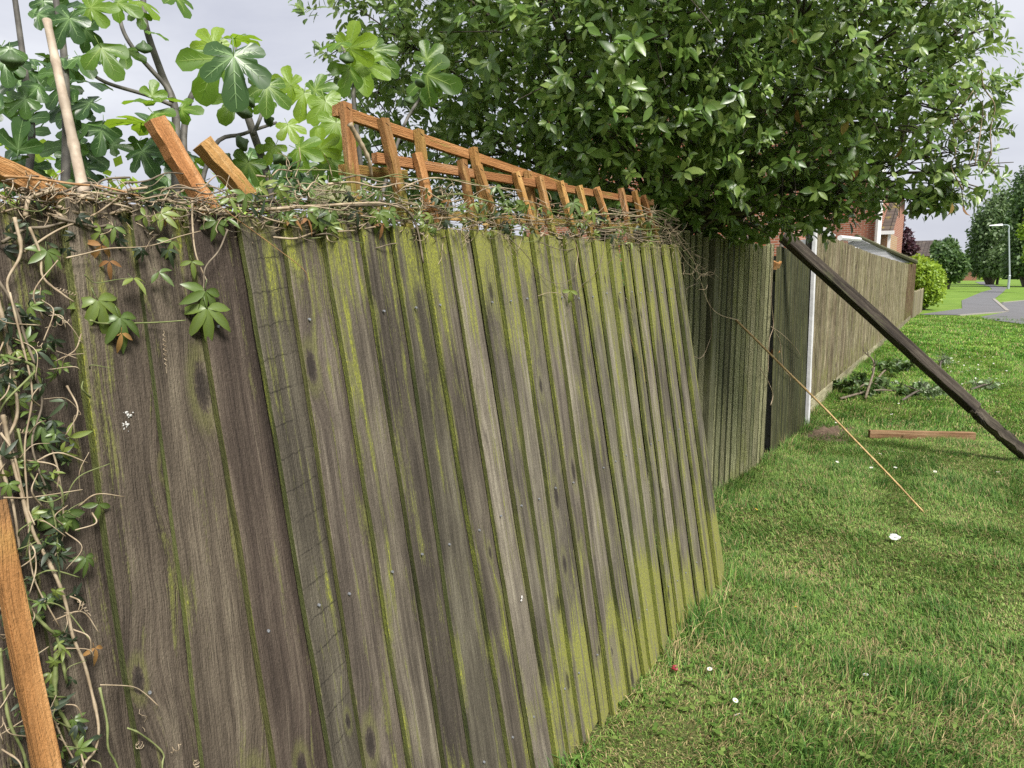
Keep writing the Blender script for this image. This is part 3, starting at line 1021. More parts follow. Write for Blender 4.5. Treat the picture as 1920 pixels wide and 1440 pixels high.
# brick house: gable wall faces the camera
H = empty('brick_house', (-6.5, 31, .15))
tag(H, 'red brick house with white downpipe and mossy tiled side roof behind the fence', 'house')
hx1 = float(atX(1650, 400, -1)[0])
yH = 30.0
e = ray(1652, 400)
xr = float(CAM[0] + e[0] / e[1] * yH)
zr = 6.2
xl = xr - 8.0
wall_mesh('wall', [[(xl, yH, 0), (xr, yH, 0), (xr, yH, 5.2), ((xl + xr) / 2, yH, 8.2), (xl, yH, 5.2)],
                   [(xr, yH, 0), (xr, yH + 9, 0), (xr, yH + 9, 5.2), (xr, yH, 5.2)]], M_brick, H)
band = MB()
band.box((xl, yH - .03, 4.05), (xr + .02, yH + .001, 4.30))
bo = wall_mesh('brick_band', box_polys(xl, xr - .25, yH - .03, yH + .02, 4.75, 4.98), M_buff, H)
wall_mesh('roof', [[(xr + .3, yH - .3, 5.05), (xr + .3, yH + 9.3, 5.05), ((xl + xr) / 2, yH + 9.3, 8.4), ((xl + xr) / 2, yH - .3, 8.4)],
                   [(xl - .3, yH - .3, 5.05), ((xl + xr) / 2, yH - .3, 8.4), ((xl + xr) / 2, yH + 9.3, 8.4), (xl - .3, yH + 9.3, 5.05)]], M_tile, H)
mb = MB()
mb.tube([(xr - .05, yH - .12, .3), (xr - .05, yH - .12, 7.0)], .11, 8)
mb.obj('downpipe', M_white, H)
# lean-to at its side: mossy roof sloping away, buff wall under, white gutter
lx0, lx1 = xr + .02, float(CAM[0] + ray(1672, 400)[0] / ray(1672, 400)[1] * (yH + .3))
zt = float((CAM + ray(1660, 376) / ray(1660, 376)[1] * (yH + 3))[2])
zb_ = float((CAM + ray(1660, 434) / ray(1660, 434)[1] * yH)[2])
wall_mesh('side_roof', [[(lx0, yH + .2, zb_), (lx1 + .1, yH + .2, zb_), (lx1 + .1, yH + 2.6, zt), (lx0, yH + 2.6, zt)]], M_tilem, H)
wall_mesh('side_wall', box_polys(lx0, lx1 - .08, yH + .35, yH + 4, 0, zb_ - .02), M_buff, H)
mb = MB()
mb.box((lx0, yH + .08, zb_ - .10), (lx1 + .14, yH + .24, zb_ + .03))
mb.box((lx1 - .06, yH + .20, .3), (lx1 + .03, yH + .30, zb_ - .1))
mb.obj('gutter', M_white, H)
wn_ = wall_mesh('window', box_polys(xl + 1.5, xl + 3.0, yH - .05, yH + .02, 3.0, 4.3), M_white, H)
wall_mesh('pane', box_polys(xl + 1.6, xl + 2.9, yH - .06, yH + .01, 3.1, 4.2), M_glass, wn_)

# second brick house seen in patches through the bush
H1 = empty('brick_house', (-9, 22, .1))
tag(H1, 'orange red brick house seen in patches through the big bush', 'house')
y1 = 22.0
x1_ = float(ray(1480, 400)[0] / ray(1480, 400)[1] * y1)
wall_mesh('wall', [[(x1_ - 9, y1, 0), (x1_, y1, 0), (x1_, y1, 4.6), (x1_ - 4.5, y1, 7.4), (x1_ - 9, y1, 4.6)], [(x1_, y1, 0), (x1_, y1 + 7, 0), (x1_, y1 + 7, 4.6), (x1_, y1, 4.6)]], M_brick, H1)
wall_mesh('roof', [[(x1_ + .3, y1 - .2, 4.5), (x1_ + .3, y1 + 7.2, 4.5), (x1_ - 4.5, y1 + 7.2, 7.6), (x1_ - 4.5, y1 - .2, 7.6)],
                   [(x1_ - 9.3, y1 - .2, 4.5), (x1_ - 4.5, y1 - .2, 7.6), (x1_ - 4.5, y1 + 7.2, 7.6), (x1_ - 9.3, y1 + 7.2, 4.5)]], M_tile, H1)
wq_ = wall_mesh('window', box_polys(x1_ - 3.2, x1_ - 1.7, y1 - .06, y1 + .02, 1.0, 2.3), M_white, H1)
wall_mesh('pane', box_polys(x1_ - 3.1, x1_ - 1.8, y1 - .075, y1 + .01, 1.1, 2.2), M_glass, wq_)

# white garden room with a gutter over the fence
def RY(px, py, Y):
    d_ = ray(px, py)
    return CAM + d_ / d_[1] * Y
GR = empty('garden_room', (-3.2, 14.5, .04))
tag(GR, 'white garden room roof with gutter just above the long fence', 'building')
a, b = RY(1519, 402, 12.5), RY(1576, 444, 12.5)
y0 = 12.5
poly = [RY(1500, 396, y0), RY(1530, 414, y0), RY(1572, 440, y0), RY(1560, 444, y0), RY(1500, 425, y0)]
wall_mesh('fascia', [[RY(1519, 411, y0), RY(1545, 424, y0), RY(1568, 441, y0), RY(1560, 446, y0), RY(1519, 436, y0)][::-1]], M_white, GR)
wall_mesh('wall', box_polys(a[0] - .2, b[0] - .25, y0 + .1, y0 + 4.0, 0, 2.15), M_white, GR)
wall_mesh('roof', [[RY(1519, 411, y0), RY(1545, 424, y0), RY(1575, 436, y0 + 4), RY(1545, 408, y0 + 4)]], M_glass, GR)
g0, g1 = RY(1575, 446, y0), RY(1612, 449, y0 + 4.0)
mb = MB()
mb.tube([g0, g1], .042, 8)
mb.tube([g0 - np.array([.02, 0, .08]), g0 - np.array([.30, 0, .22]), g0 - np.array([.33, 0, .7])], .04, 8)
mb.obj('gutter', M_white, GR)

# grey shed with weatherboards, verge edged in moss
SH = empty('garden_shed', (-3.0, 20, .1))
tag(SH, 'grey weatherboarded shed gable rising above the long fence', 'shed')
ys_ = 18.5
tl_, tr_ = RY(1612, 446, ys_), RY(1712, 489, 26.5)
for k in range(9):
    u0, u1 = k / 9, (k + .86) / 9
    za = 448 + (492 - 448) * u0
    zb2 = 448 + (492 - 448) * u1
    # each board is a lapped strip running from left under the verge line
    l0, r0 = RY(1598, za + 1.0, ys_), None
    x_r0 = 1612 + 100 * u0
    x_r1 = 1612 + 100 * u1
    yy0 = ys_ + 8 * u0
    yy1 = ys_ + 8 * u1
    p = [RY(1590, zb2 + 3, ys_ + .04 * k), RY(x_r1, zb2, yy1), RY(x_r0, za, yy0), RY(1590, za + 1.0, ys_ + .04 * k)]
    p2 = [q_ + np.array([0, .05, -.015]) for q_ in p]
    V = p + p2
    Fc = [(0, 1, 2, 3), (7, 6, 5, 4), (0, 4, 5, 1), (1, 5, 6, 2), (2, 6, 7, 3), (3, 7, 4, 0)]
    link('weatherboard', mesh('weatherboard', V, Fc, M_greywood), SH)
mb = MB()
mb.tube([RY(1606, 443, ys_), RY(1660, 467, ys_ + 4.0), RY(1717, 491, 26.6)], [.05, .06, .07], 7)
mb.obj('verge', M_moss, SH)
wall_mesh('wall', box_polys(-4.6, -2.2, 18.6, 26.3, 0, 2.0), M_greywood, SH)

# far house with a dark tiled roof
FH = empty('tiled_house', (-8, 72, .75))
tag(FH, 'distant house with dark brown tiled roof beyond the purple tree', 'house')
def RYp(px, py, Y):
    return RY(px, py, Y)
Yf = 72
a, b = RY(1690, 452, Yf), RY(1749, 480, Yf)
wall_mesh('roof', [[(a[0] - 1, Yf, b[2]), (b[0] + .3, Yf, b[2]), (b[0] + .3, Yf + 4.5, a[2] + .2), (a[0] - 1, Yf + 4.5, a[2] + .2)],
                   [(b[0] + .3, Yf, b[2]), (b[0] + .3, Yf + 9, b[2]), (b[0] + .3, Yf + 4.5, a[2] + .2)]], M_tile, FH)
wall_mesh('wall', [[(a[0] - 1, Yf + .4, .5), (b[0], Yf + .4, .5), (b[0], Yf + .4, b[2] + .05), (a[0] - 1, Yf + .4, b[2] + .05)],
                   [(b[0], Yf + .4, .5), (b[0], Yf + 8.6, .5), (b[0], Yf + 8.6, b[2]), (b[0], Yf + 4.5, a[2]), (b[0], Yf + .4, b[2])]], M_buff, FH)
FH2 = empty('tiled_house', (3, 150, 1.4))
tag(FH2, 'small very distant house with brown roof beside the far lamp post', 'house')
Yf = 150
a, b = RY(1800, 484, Yf), RY(1825, 503, Yf)
wall_mesh('roof', [[(a[0], Yf, b[2]), (b[0] + 1, Yf, b[2]), (b[0], Yf + 6, a[2]), (a[0] + 1, Yf + 6, a[2])]], M_tile, FH2)
wall_mesh('wall', [[(a[0] + .3, Yf + .4, 1), (b[0] + .6, Yf + .4, 1), (b[0] + .6, Yf + .4, b[2] + .1), (a[0] + .3, Yf + .4, b[2] + .1)]], M_brick, FH2)

# street lamps
def lamp(px, pbase, ptopy, Y, label, arm=-1):
    base = RY(px, pbase, Y)
    top = RY(px + 1, ptopy, Y)
    base[2] = float(G(Y))
    Hh = top[2] - base[2]
    o = empty('street_lamp', tuple(base))
    tag(o, label, 'street lamp', 'street lamps along the path')
    mb = MB()
    mb.tube([base - [0, 0, .1], base + [0, 0, Hh * .22], base + [0, 0, Hh * .23], top], [.095, .09, .062, .05], 10)
    mb.obj('column', M_lampgrey, o)
    mb = MB()
    x = top
    mb.tube(smooth_path([x - [0, 0, .3], x + [.02, 0, .1], x + [-.1 , 0, .25], x + [-.45, 0, .28]], 4), [.05, .04, .035, .03], 8)
    mb.obj('arm', M_lampgrey, o)
    mb = MB()
    c_ = x + np.array([-.85, 0, .26])
    mb.add([c_ + np.array(q) for q in ((-.5, -.12, -.03), (.45, -.16, -.05), (.45, .16, -.05), (-.5, .12, -.03), (-.42, -.07, .04), (.4, -.08, .12), (.4, .08, .12), (-.42, .07, .04))],
           [(3, 2, 1, 0), (4, 5, 6, 7), (0, 1, 5, 4), (1, 2, 6, 5), (2, 3, 7, 6), (3, 0, 4, 7)])
    mb.obj('lamp_head', M_white, o)
lamp(1890.5, 540, 428, 70, 'nearest grey street lamp beside the path at right')
lamp(1811, 525.5, 484, 178, 'far grey street lamp by the hedge left of the path')
lamp(1848, 526, 497, 190, 'farthest pale lamp column against the dark hedge behind the path')
bp_ = RY(1869.5, 533, 95)
bp_[2] = float(G(95))
mb = MB()
mb.tube([bp_, bp_ + [0, 0, 2.0]], [.13, .11], 8)
mb.tube([bp_ + [0, 0, 2.0], bp_ + [0, 0, 2.06]], [.13, .10], 8)
tag(mb.obj('wooden_post', M_dark), 'short dark timber post beside the far bend of the path', 'post')
# ================================================================== FOLIAGE TOOLS
def frames(nrm, tip):
    tip = tip / (np.linalg.norm(tip, axis=1)[:, None] + 1e-9)
    nrm = nrm - tip * np.sum(nrm * tip, 1)[:, None]
    nrm = nrm / (np.linalg.norm(nrm, axis=1)[:, None] + 1e-9)
    x = np.cross(tip, nrm)
    return np.stack([x, tip, nrm], axis=2)          # columns
def bulk(pos, rot, size, tv, tf):
    n, m = len(pos), len(tv)
    v = np.einsum('nij,mj->nmi', rot, tv) * size[:, None, None] + pos[:, None, :]
    f = (tf[None] + (np.arange(n) * m)[:, None, None]).reshape(-1, tf.shape[1])
    return v.reshape(-1, 3), f
# pointed oval leaf, folded along its midrib and drooping at the tip
OV_V = np.array([(0, 0, 0), (.15, .18, .035), (.235, .42, .05), (.17, .72, .02), (0, 1, -.09), (-.17, .72, .02), (-.235, .42, .05), (-.15, .18, .035), (0, .40, -.01), (0, .72, -.03)], float)
OV_F = np.array([(0, 1, 8), (1, 2, 8), (2, 3, 9), (2, 9, 8), (3, 4, 9), (4, 5, 9), (5, 6, 9), (9, 6, 8), (6, 7, 8), (7, 0, 8)])
RH_V = np.array([(0, 0, 0), (.3, .45, .06), (0, 1, -.05), (-.3, .45, .06)], float)
RH_F = np.array([(0, 1, 2), (0, 2, 3)])
def leaf_obj(name, o_pos, o_rot, o_size, me, parent):
    o = bpy.data.objects.new(name, me)
    COL.objects.link(o)
    o.parent = parent
    pl = parent.location
    o.matrix_basis = place(None, np.asarray(o_pos) - np.array(pl), o_rot, o_size)
    return o
def rdir(n, g=rng):
    v = g.normal(size=(n, 3))
    return v / np.linalg.norm(v, axis=1)[:, None]

# ================================================================== THE BIG BUSH (laurustinus)
bush_root = np.array([-1.95, 4.7, 0.0])
bush = empty('viburnum_bush', tuple(bush_root))
tag(bush, 'huge glossy evergreen bush spilling over the fences', 'bush')
lob = [  # pixel x, y, distance, radius
    (730, 60, 4.3, .42), (770, -90, 4.2, .6), (830, 190, 4.3, .46), (900, 70, 4.1, .55), (930, 280, 4.1, .42), (1000, 180, 3.9, .5), (1030, 20, 3.7, .55), (1010, -140, 3.8, .6),
    (1110, 270, 3.7, .40), (1140, 120, 3.5, .5), (1230, -20, 3.5, .5), (1240, -170, 3.6, .6), (1230, 270, 3.7, .40), (1290, 150, 3.6, .45), (1330, 320, 4.0, .36), (1400, 20, 3.8, .5),
    (1400, 200, 3.9, .45), (1390, -150, 3.9, .6), (1420, 350, 4.3, .30), (1500, 300, 4.2, .36), (1520, 130, 4.0, .48), (1550, -30, 4.0, .5), (1600, -180, 4.1, .6), (1640, 220, 4.3, .42),
    (1610, 345, 4.5, .25), (1680, 60, 4.2, .45), (1740, 160, 4.5, .40), (1740, 290, 4.6, .32), (1730, -80, 4.4, .42), (1800, 60, 4.6, .20), (1815, 210, 4.7, .24), (1815, 320, 4.8, .22), (1700, 340, 4.7, .24), (1760, 370, 4.8, .14),
    (1480, 400, 4.8, .20), (1310, 250, 4.6, .6), (1150, 200, 4.5, .6), (1500, 180, 5.0, .7), (1000, 100, 4.7, .65), (1380, 60, 4.7, .7), (1650, 150, 5.1, .55), (1250, 370, 4.5, .22), (1380, 410, 5.2, .22), (860, -60, 4.8, .6),
    (1290, 380, 4.9, .32), (1360, 385, 5.1, .32), (1440, 385, 5.1, .30), (1530, 385, 4.7, .22), (1480, 360, 4.5, .25), (1420, 425, 5.0, .14), (1500, 430, 4.8, .10), (1580, 400, 4.8, .14),
    (715, 250, 4.6, .32), (780, 310, 4.6, .36), (860, 330, 4.4, .30), (960, 350, 4.3, .30), (1080, 365, 4.3, .28), (1170, 370, 4.4, .22), (700, 330, 4.8, .34), (1545, 372, 4.6, .20), (1595, 366, 4.7, .17), (690, 140, 4.6, .22)]
LC = np.array([atD(a, b, c) for a, b, c, d in lob])
LR = np.array([d for a, b, c, d in lob])
def bush_tips(n):
    w_ = LR ** 2
    idx = rng.choice(len(LR), n, p=w_ / w_.sum())
    d_ = rdir(n)
    r_ = LR[idx] * (rng.uniform(.3, 1.0, n) ** .45 + .22 * rng.random(n) ** 3)
    p_ = LC[idx] + d_ * r_[:, None] * np.array([1, 1, .92])
    return p_, d_, idx
tips, tdir, tidx = bush_tips(5000)
# keep the fence and the view under the canopy clear
keep = (tips[:, 2] > 1.72)
tips, tdir = tips[keep], tdir[keep]
BP, BN, BT, BS = [], [], [], []
for p_, d_ in zip(tips, tdir):
    ax = unit(d_ + np.array([.25, -.2, .55]) + rng.normal(0, .25, 3))
    s1 = unit(np.cross(ax, rng.normal(size=3)))
    s2 = np.cross(ax, s1)
    nl = rng.integers(6, 11)
    sz = rng.uniform(.050, .088)
    for j in range(nl):
        an = j * 1.57 + rng.uniform(-.35, .35) + (j // 2) * .78
        out = math.cos(an) * s1 + math.sin(an) * s2
        lvl = j / nl
        tipd = unit(out * (1.0 - .35 * (1 - lvl) * 0) + ax * (.15 + .75 * lvl) + np.array([0, 0, -.18]) + rng.normal(0, .15, 3))
        BP.append(p_ - ax * (.06 * (1 - lvl)) + out * .006)
        BN.append(ax * 1.0 - out * .25 + np.array([.12, -.08, .45]) + rng.normal(0, .22, 3))
        BT.append(tipd)
        BS.append(sz * rng.uniform(.55, 1.25) * (1 - .4 * lvl))
# inner fill
ni = 5500
idx = rng.choice(len(LR), ni, p=LR ** 3 / (LR ** 3).sum())
dd = rdir(ni)
pi_ = LC[idx] + dd * (LR[idx] * rng.uniform(0, 1, ni) ** .5 * .95)[:, None]
k_ = pi_[:, 2] > 1.75
pi_ = pi_[k_]
BP = np.concatenate([np.array(BP), pi_])
BN = np.concatenate([np.array(BN), rdir(len(pi_)) + np.array([0, 0, .6])])
BT = np.concatenate([np.array(BT), rdir(len(pi_)) + np.array([0, 0, -.3])])
BS = np.concatenate([np.array(BS), rng.uniform(.045, .07, len(pi_))])
BV = rng.uniform(0, 1, len(BP)) * .95
BR_ = frames(BN, BT)
# those nearest to the camera become single leaves
q = BP - CAM
zc = q @ fw
xx = 960 + F * (q @ rt) / zc
yy = 720 - F * (q @ upv) / zc
inv = (xx > 0) & (xx < PW) & (yy > 0) & (yy < PH)
order = np.argsort(np.where(inv, zc / BS, 1e9))
near, rest = order[:290], order[290:]
bv, bf = bulk(BP[rest], BR_[rest], BS[rest], OV_V, OV_F)
fo = link('foliage', mesh('foliage', bv, bf, L_bush, None, True, att={'var': np.repeat(BV[rest], len(OV_V))}), bush)
fo['kind'] = 'stuff'
bl_me = mesh('viburnum_leaf', OV_V, OV_F, L_bush, None, True, att={'var': np.zeros(len(OV_V))})
for i_ in near:
    leaf_obj('leaf', BP[i_], BR_[i_], BS[i_], bl_me, bush)
# stems
for a in range(7):
    an = a * .9
    b0 = bush_root + np.array([.18 * math.cos(an), .25 * math.sin(an), -.05])
    tgt = LC[rng.integers(0, len(LC))] * .7 + LC.mean(0) * .3
    up1 = b0 + np.array([rng.normal(0, .08), rng.normal(0, .15), 1.0])
    up2 = up1 + np.array([rng.normal(.05, .06), rng.normal(0, .2), .95])
    mb = MB()
    mb.tube(smooth_path([b0, up1, up2, tgt], 6), [.055, .045, .03, .018], 8)
    mb.obj('trunk', M_bark, bush, True)
hub = np.array([-1.80, 4.5, 1.80])
for c_, r_ in zip(LC, LR):
    mb = MB()
    st = hub + rng.normal(0, .2, 3) * [.5, 1, .4]
    mid = st * .45 + c_ * .55 + np.array([0, 0, .08]) + rng.normal(0, .08, 3)
    mb.tube(smooth_path([st, mid, c_], 5), [.020, .012, .006], 5)
    for _ in range(9):
        e_ = c_ + rdir(1)[0] * r_ * .95
        if e_[2] > 1.78:
            mb.tube([c_ * .8 + mid * .2, (c_ + e_) / 2 + rng.normal(0, .03, 3), e_], [.005, .0035, .002], 4, cap=False)
    mb.obj('branch', M_bark, bush, True)
for (x0, y0, x1, y1, dd_) in ((1440, 448, 1395, 360, -1.75), (1400, 448, 1330, 380, -1.8), (1295, 448, 1345, 340, -1.85), (1470, 446, 1560, 395, -1.6), (1340, 446, 1300, 350, -1.9)):
    a, b = atX(x0, y0, dd_), atX(x1, y1, dd_)
    mb = MB()
    mb.tube(smooth_path([a - [0, 0, .5], a, (a + b) / 2 + rng.normal(0, .05, 3), b], 5), [.026, .022, .017, .012], 6)
    mb.obj('branch', M_bark, bush, True)
# pale climber strands hanging in the right side of the canopy
for (x0, y0) in ((1840, 130), (1825, 170), (1850, 215), (1835, 150)):
    mb = MB()
    p0 = atD(x0, y0, 4.45)
    pts_ = [p0]
    for _ in range(5):
        pts_.append(pts_[-1] + np.array([rng.normal(0, .05), rng.normal(0, .05), -rng.uniform(.04, .12)]))
    mb.tube(smooth_path(pts_, 5), .003, 4)
    mb.obj('climber_stem', M_stem_t, bush, True)
# long dry sprays at the right edge
SPV = []
for (x0, y0, x1, y1) in ((1790, 30, 1880, 40), (1800, 170, 1890, 175), (1830, 260, 1900, 245), (1780, 10, 1850, 5), (1825, 300, 1870, 330)):
    a, b = atD(x0, y0, 4.55), atD(x1, y1, 4.55)
    pth = smooth_path([a, (a + b) / 2 + np.array([0, 0, .03]), b], 8)
    mb = MB()
    mb.tube(pth, [.003, .0015], 4)
    mb.obj('spray_stem', M_stem_d, bush, True)
    for p_ in pth[3:]:
        for s_ in (-1, 1):
            SPV.append((p_, unit(b - a) * .5 + np.array([0, 0, s_ * .8]) + rng.normal(0, .2, 3)))
sp_pos = np.array([a for a, b in SPV])
sp_tip = np.array([b for a, b in SPV])
v, f = bulk(sp_pos, frames(rdir(len(SPV)) + [0, -.6, .4], sp_tip), rng.uniform(.03, .05, len(SPV)), OV_V * [.8, 1, 1], OV_F)
o = link('spray_leaves', mesh('spray_leaves', v, f, L_bush, None, True, att={'var': np.repeat(rng.uniform(0, .6, len(SPV)), len(OV_V))}), bush)
o['kind'] = 'stuff'
# dead and yellowed leaves caught in it
for (x, y, d_) in ((1040, 205, 3.3), (1495, 205, 3.8), (1590, 225, 3.9), (1760, 220, 4.3), (1785, 380, 4.6), (1480, 55, 3.6), (1610, 315, 4.2), (1805, 385, 4.6), (1690, 275, 4.3)):
    dm = bpy.data.meshes.get('dead_leaf_mesh') or mesh('dead_leaf_mesh', OV_V * [1.1, 1, 2.2], OV_F, L_dead, None, True, att={'var': np.zeros(len(OV_V))})
    leaf_obj('dead_leaf', atD(x, y, d_), frame(rng.normal(size=3) + [0, -1, 0], np.array([rng.normal(0, .4), 0, -1])), .07, dm, bush)

# ================================================================== FIG TREE
def fig_leaf_mesh(name, seed, mat, lobes=5):
    """deeply lobed palmate leaf: blade sewn from lobes round the stalk, raised veins as strips"""
    rg = np.random.default_rng(seed)
    angs = np.radians([-112, -52, 0, 52, 112]) if lobes == 5 else np.radians([-62, 0, 62])
    lens = np.array([.54, .76, .92, .76, .54]) if lobes == 5 else np.array([.72, .95, .72])
    lens = lens * rg.uniform(.92, 1.08, len(lens))
    out = []        # outline points (angle, radius)
    nl = len(angs)
    back = math.pi * .93
    out.append((-back, .14))
    for i_ in range(nl):
        a, L = angs[i_], lens[i_]
        wl = .40 if lobes == 5 else .46
        tipw = [(-wl * 1.02, .58), (-wl * .98, .74), (-wl * .72, .90), (-wl * .32, .98), (0, 1.0), (wl * .32, .98), (wl * .72, .90), (wl * .98, .74), (wl * 1.02, .58)]
        for da, r_ in tipw:
            out.append((a + da * (.72 / L) ** .5, L * r_ * rg.uniform(.96, 1.03)))
        if i_ < nl - 1:
            out.append(((a + angs[i_ + 1]) / 2, .36 * rg.uniform(.85, 1.15)))
    out.append((back, .14))
    V = [(0, 0, 0)]
    vein = [.7]
    for a, r_ in out:
        dmin = min(abs(a - b) for b in angs)
        V.append((math.sin(a) * r_, math.cos(a) * r_, .10 * min(dmin, .5) * r_ * 2 - .30 * r_ * r_ + rg.normal(0, .022)))
        vein.append(0)
    f = []
    no = len(out)
    # inner ring halfway for curvature
    base = len(V)
    for a, r_ in out:
        r2 = r_ * .52
        dmin = min(abs(a - b) for b in angs)
        V.append((math.sin(a) * r2, math.cos(a) * r2, .10 * min(dmin, .5) * r2 * 2 - .30 * r2 * r2 - .0))
        vein.append(0)
    for j in range(no - 1):
        f.append((0, base + j, base + j + 1))
        f.append((base + j, 1 + j, 2 + j, base + j + 1))
    # veins
    for a, L in zip(angs, lens):
        b = len(V)
        for q_, wv in ((.02, .018), (.5, .012), (.93, .004)):
            r_ = L * q_
            z = -.30 * r_ * r_ + .007
            dx, dy = math.cos(a) * wv, -math.sin(a) * wv
            V += [(math.sin(a) * r_ - dx, math.cos(a) * r_ - dy, z), (math.sin(a) * r_ + dx, math.cos(a) * r_ + dy, z)]
            vein += [1, 1]
        f += [(b, b + 1, b + 3, b + 2), (b + 2, b + 3, b + 5, b + 4)]
        for q_ in (.3, .5, .68):
            for s_ in (-1, 1):
                b = len(V)
                r0 = L * q_
                p0 = np.array([math.sin(a) * r0, math.cos(a) * r0])
                a2 = a + s_ * .75
                p1 = p0 + np.array([math.sin(a2), math.cos(a2)]) * L * .17
                nn_ = np.array([math.cos(a2), -math.sin(a2)]) * .004
                for p_, k_ in ((p0, 1), (p1, .4)):
                    r_ = np.linalg.norm(p_)
                    V += [(*(p_ - nn_ * k_), -.30 * r_ * r_ + .014), (*(p_ + nn_ * k_), -.30 * r_ * r_ + .014)]
                    vein += [.8, .8]
                f.append((b, b + 1, b + 3, b + 2))
    # stalk
    sv_, sf_ = tube([(0, 0, 0), (0, -.16, .015), (0, -.34, .08)], [.016, .012, .014], 4)
    b = len(V)
    V += [tuple(p) for p in sv_]
    vein += [.85] * len(sv_)
    f += [tuple(i_ + b for i_ in q_) for q_ in sf_]
    return mesh(name, V, f, mat, None, True, att={'var': np.zeros(len(V)), 'vein': vein})
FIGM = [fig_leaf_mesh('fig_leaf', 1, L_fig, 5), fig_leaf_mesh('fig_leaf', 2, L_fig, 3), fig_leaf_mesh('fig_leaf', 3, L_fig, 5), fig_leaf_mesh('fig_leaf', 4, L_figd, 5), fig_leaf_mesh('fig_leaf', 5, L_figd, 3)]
fig = empty('fig_tree', (-1.75, 1.25, 0))
tag(fig, 'fig tree with large lobed leaves and small green figs behind the fence', 'tree')
def fleaf(x, y, spx, X=-1.55, tip=(0, 0, -1), nrm=None, which=None, j=.18):
    p_ = atX(x, y, X)
    dist = float((p_ - CAM) @ fw)
    size = spx * dist / F * .62
    tc_ = unit(CAM - p_)
    if nrm is None:
        nrm = tc_ * .55 + np.array([.1, -.1, .75])
    t_ = rt * tip[0] + upv * (-tip[2] * -1) + fw * tip[1]
    t_ = rt * tip[0] + upv * tip[2] - fw * tip[1]
    t_ = t_ + rng.normal(0, j, 3)
    rot_ = frame(np.asarray(nrm) + rng.normal(0, j, 3), t_)
    w_ = rng.integers(0, 3) if which is None else which
    leaf_obj('leaf', p_, rot_, size, FIGM[w_], fig)
TC = lambda a, b: None
# leaves that can be told apart in the photograph: stalk end x, y, size, depth plane, tip direction
for q_ in [(438, 105, 165, -1.42, (.15, .2, -1), 'c', 3), (405, 110, 150, -1.52, (-.2, .1, -1), 'c', 1), (440, 72, 95, -1.5, (1, .1, .15), 'e', 0), (400, 85, 90, -1.55, (-.5, 0, .8), 'c', 0),
           (500, 160, 110, -1.5, (.4, .2, -1), 'c', 0), (640, 80, 85, -1.62, (-1, .1, -.3), 'e', 0), (655, 90, 100, -1.65, (.9, .2, .2), 'c', 0), (700, 95, 105, -1.7, (.8, .2, -.6), 'c', 2),
           (680, 120, 120, -1.66, (.2, .3, -1), 'c', 0), (655, 130, 90, -1.62, (-.3, .3, -1), 'c', 1), (800, 112, 80, -1.75, (.7, 0, .7), 'c', 0), (800, 140, 120, -1.72, (1, .3, -.5), 'c', 1),
           (795, 150, 80, -1.74, (.1, .3, -1), 'c', 0), (610, 190, 110, -1.55, (.5, .2, -.9), 'c', 2), (630, 230, 110, -1.5, (.1, .3, -1), 'c', 0), (590, 170, 80, -1.6, (.9, 0, .2), 'c', 0),
           (570, 175, 90, -1.62, (-.3, .2, -1), 'c', 2), (545, 160, 80, -1.6, (-.6, .2, .5), 'c', 0), (235, 95, 85, -1.6, (.1, .3, -1), 'c', 0), (262, 25, 55, -1.6, (0, .3, -1), 'c', 1),
           (283, 60, 60, -1.58, (1, .2, -.4), 'e', 1), (265, 5, 80, -1.6, (1, .2, -.6), 'e', 1), (330, -5, 80, -1.55, (.7, .1, -.7), 'e', 1), (285, 190, 90, -1.5, (-1, .1, .2), 'e', 1),
           (285, 180, 60, -1.52, (.3, .1, .9), 'c', 1), (300, 185, 90, -1.5, (1, .2, .1), 'e', 1), (265, 230, 110, -1.48, (-1, .1, .1), 'e', 1), (290, 215, 90, -1.48, (.8, .3, -.6), 'c', 1),
           (190, 90, 110, -1.55, (.5, .2, -.9), 'c', 1), (340, 205, 70, -1.5, (1, .2, -.1), 'c', 1), (465, 305, 100, -1.5, (-.4, .2, -1), 'c', 0), (540, 235, 70, -1.55, (.5, .1, -.8), 'c', 0),
           (560, 280, 90, -1.52, (.8, .2, -.3), 'c', 0), (600, 280, 80, -1.5, (.5, .2, .5), 'c', 0), (620, 300, 90, -1.6, (.2, .2, -1), 'c', 0), (515, 275, 70, -1.55, (-.2, .2, -1), 'c', 0),
           (500, 190, 60, -1.6, (-.5, .2, -.6), 'c', 0), (440, 185, 100, -1.58, (-.2, .3, -1), 'c', 1), (170, 15, 90, -1.55, (1, 0, .1), 'c', 0), (220, 5, 80, -1.55, (.8, 0, -.5), 'c', 1)]:
    x, y, s_, X, tp, md, wh = q_
    p_ = atX(x, y, X)
    nr = unit(CAM - p_) * .9 + np.array([0, 0, .35]) if md == 'c' else np.array([.1, -.1, 1.0])
    fleaf(x, y, s_, X, tp, nr, wh, .13)
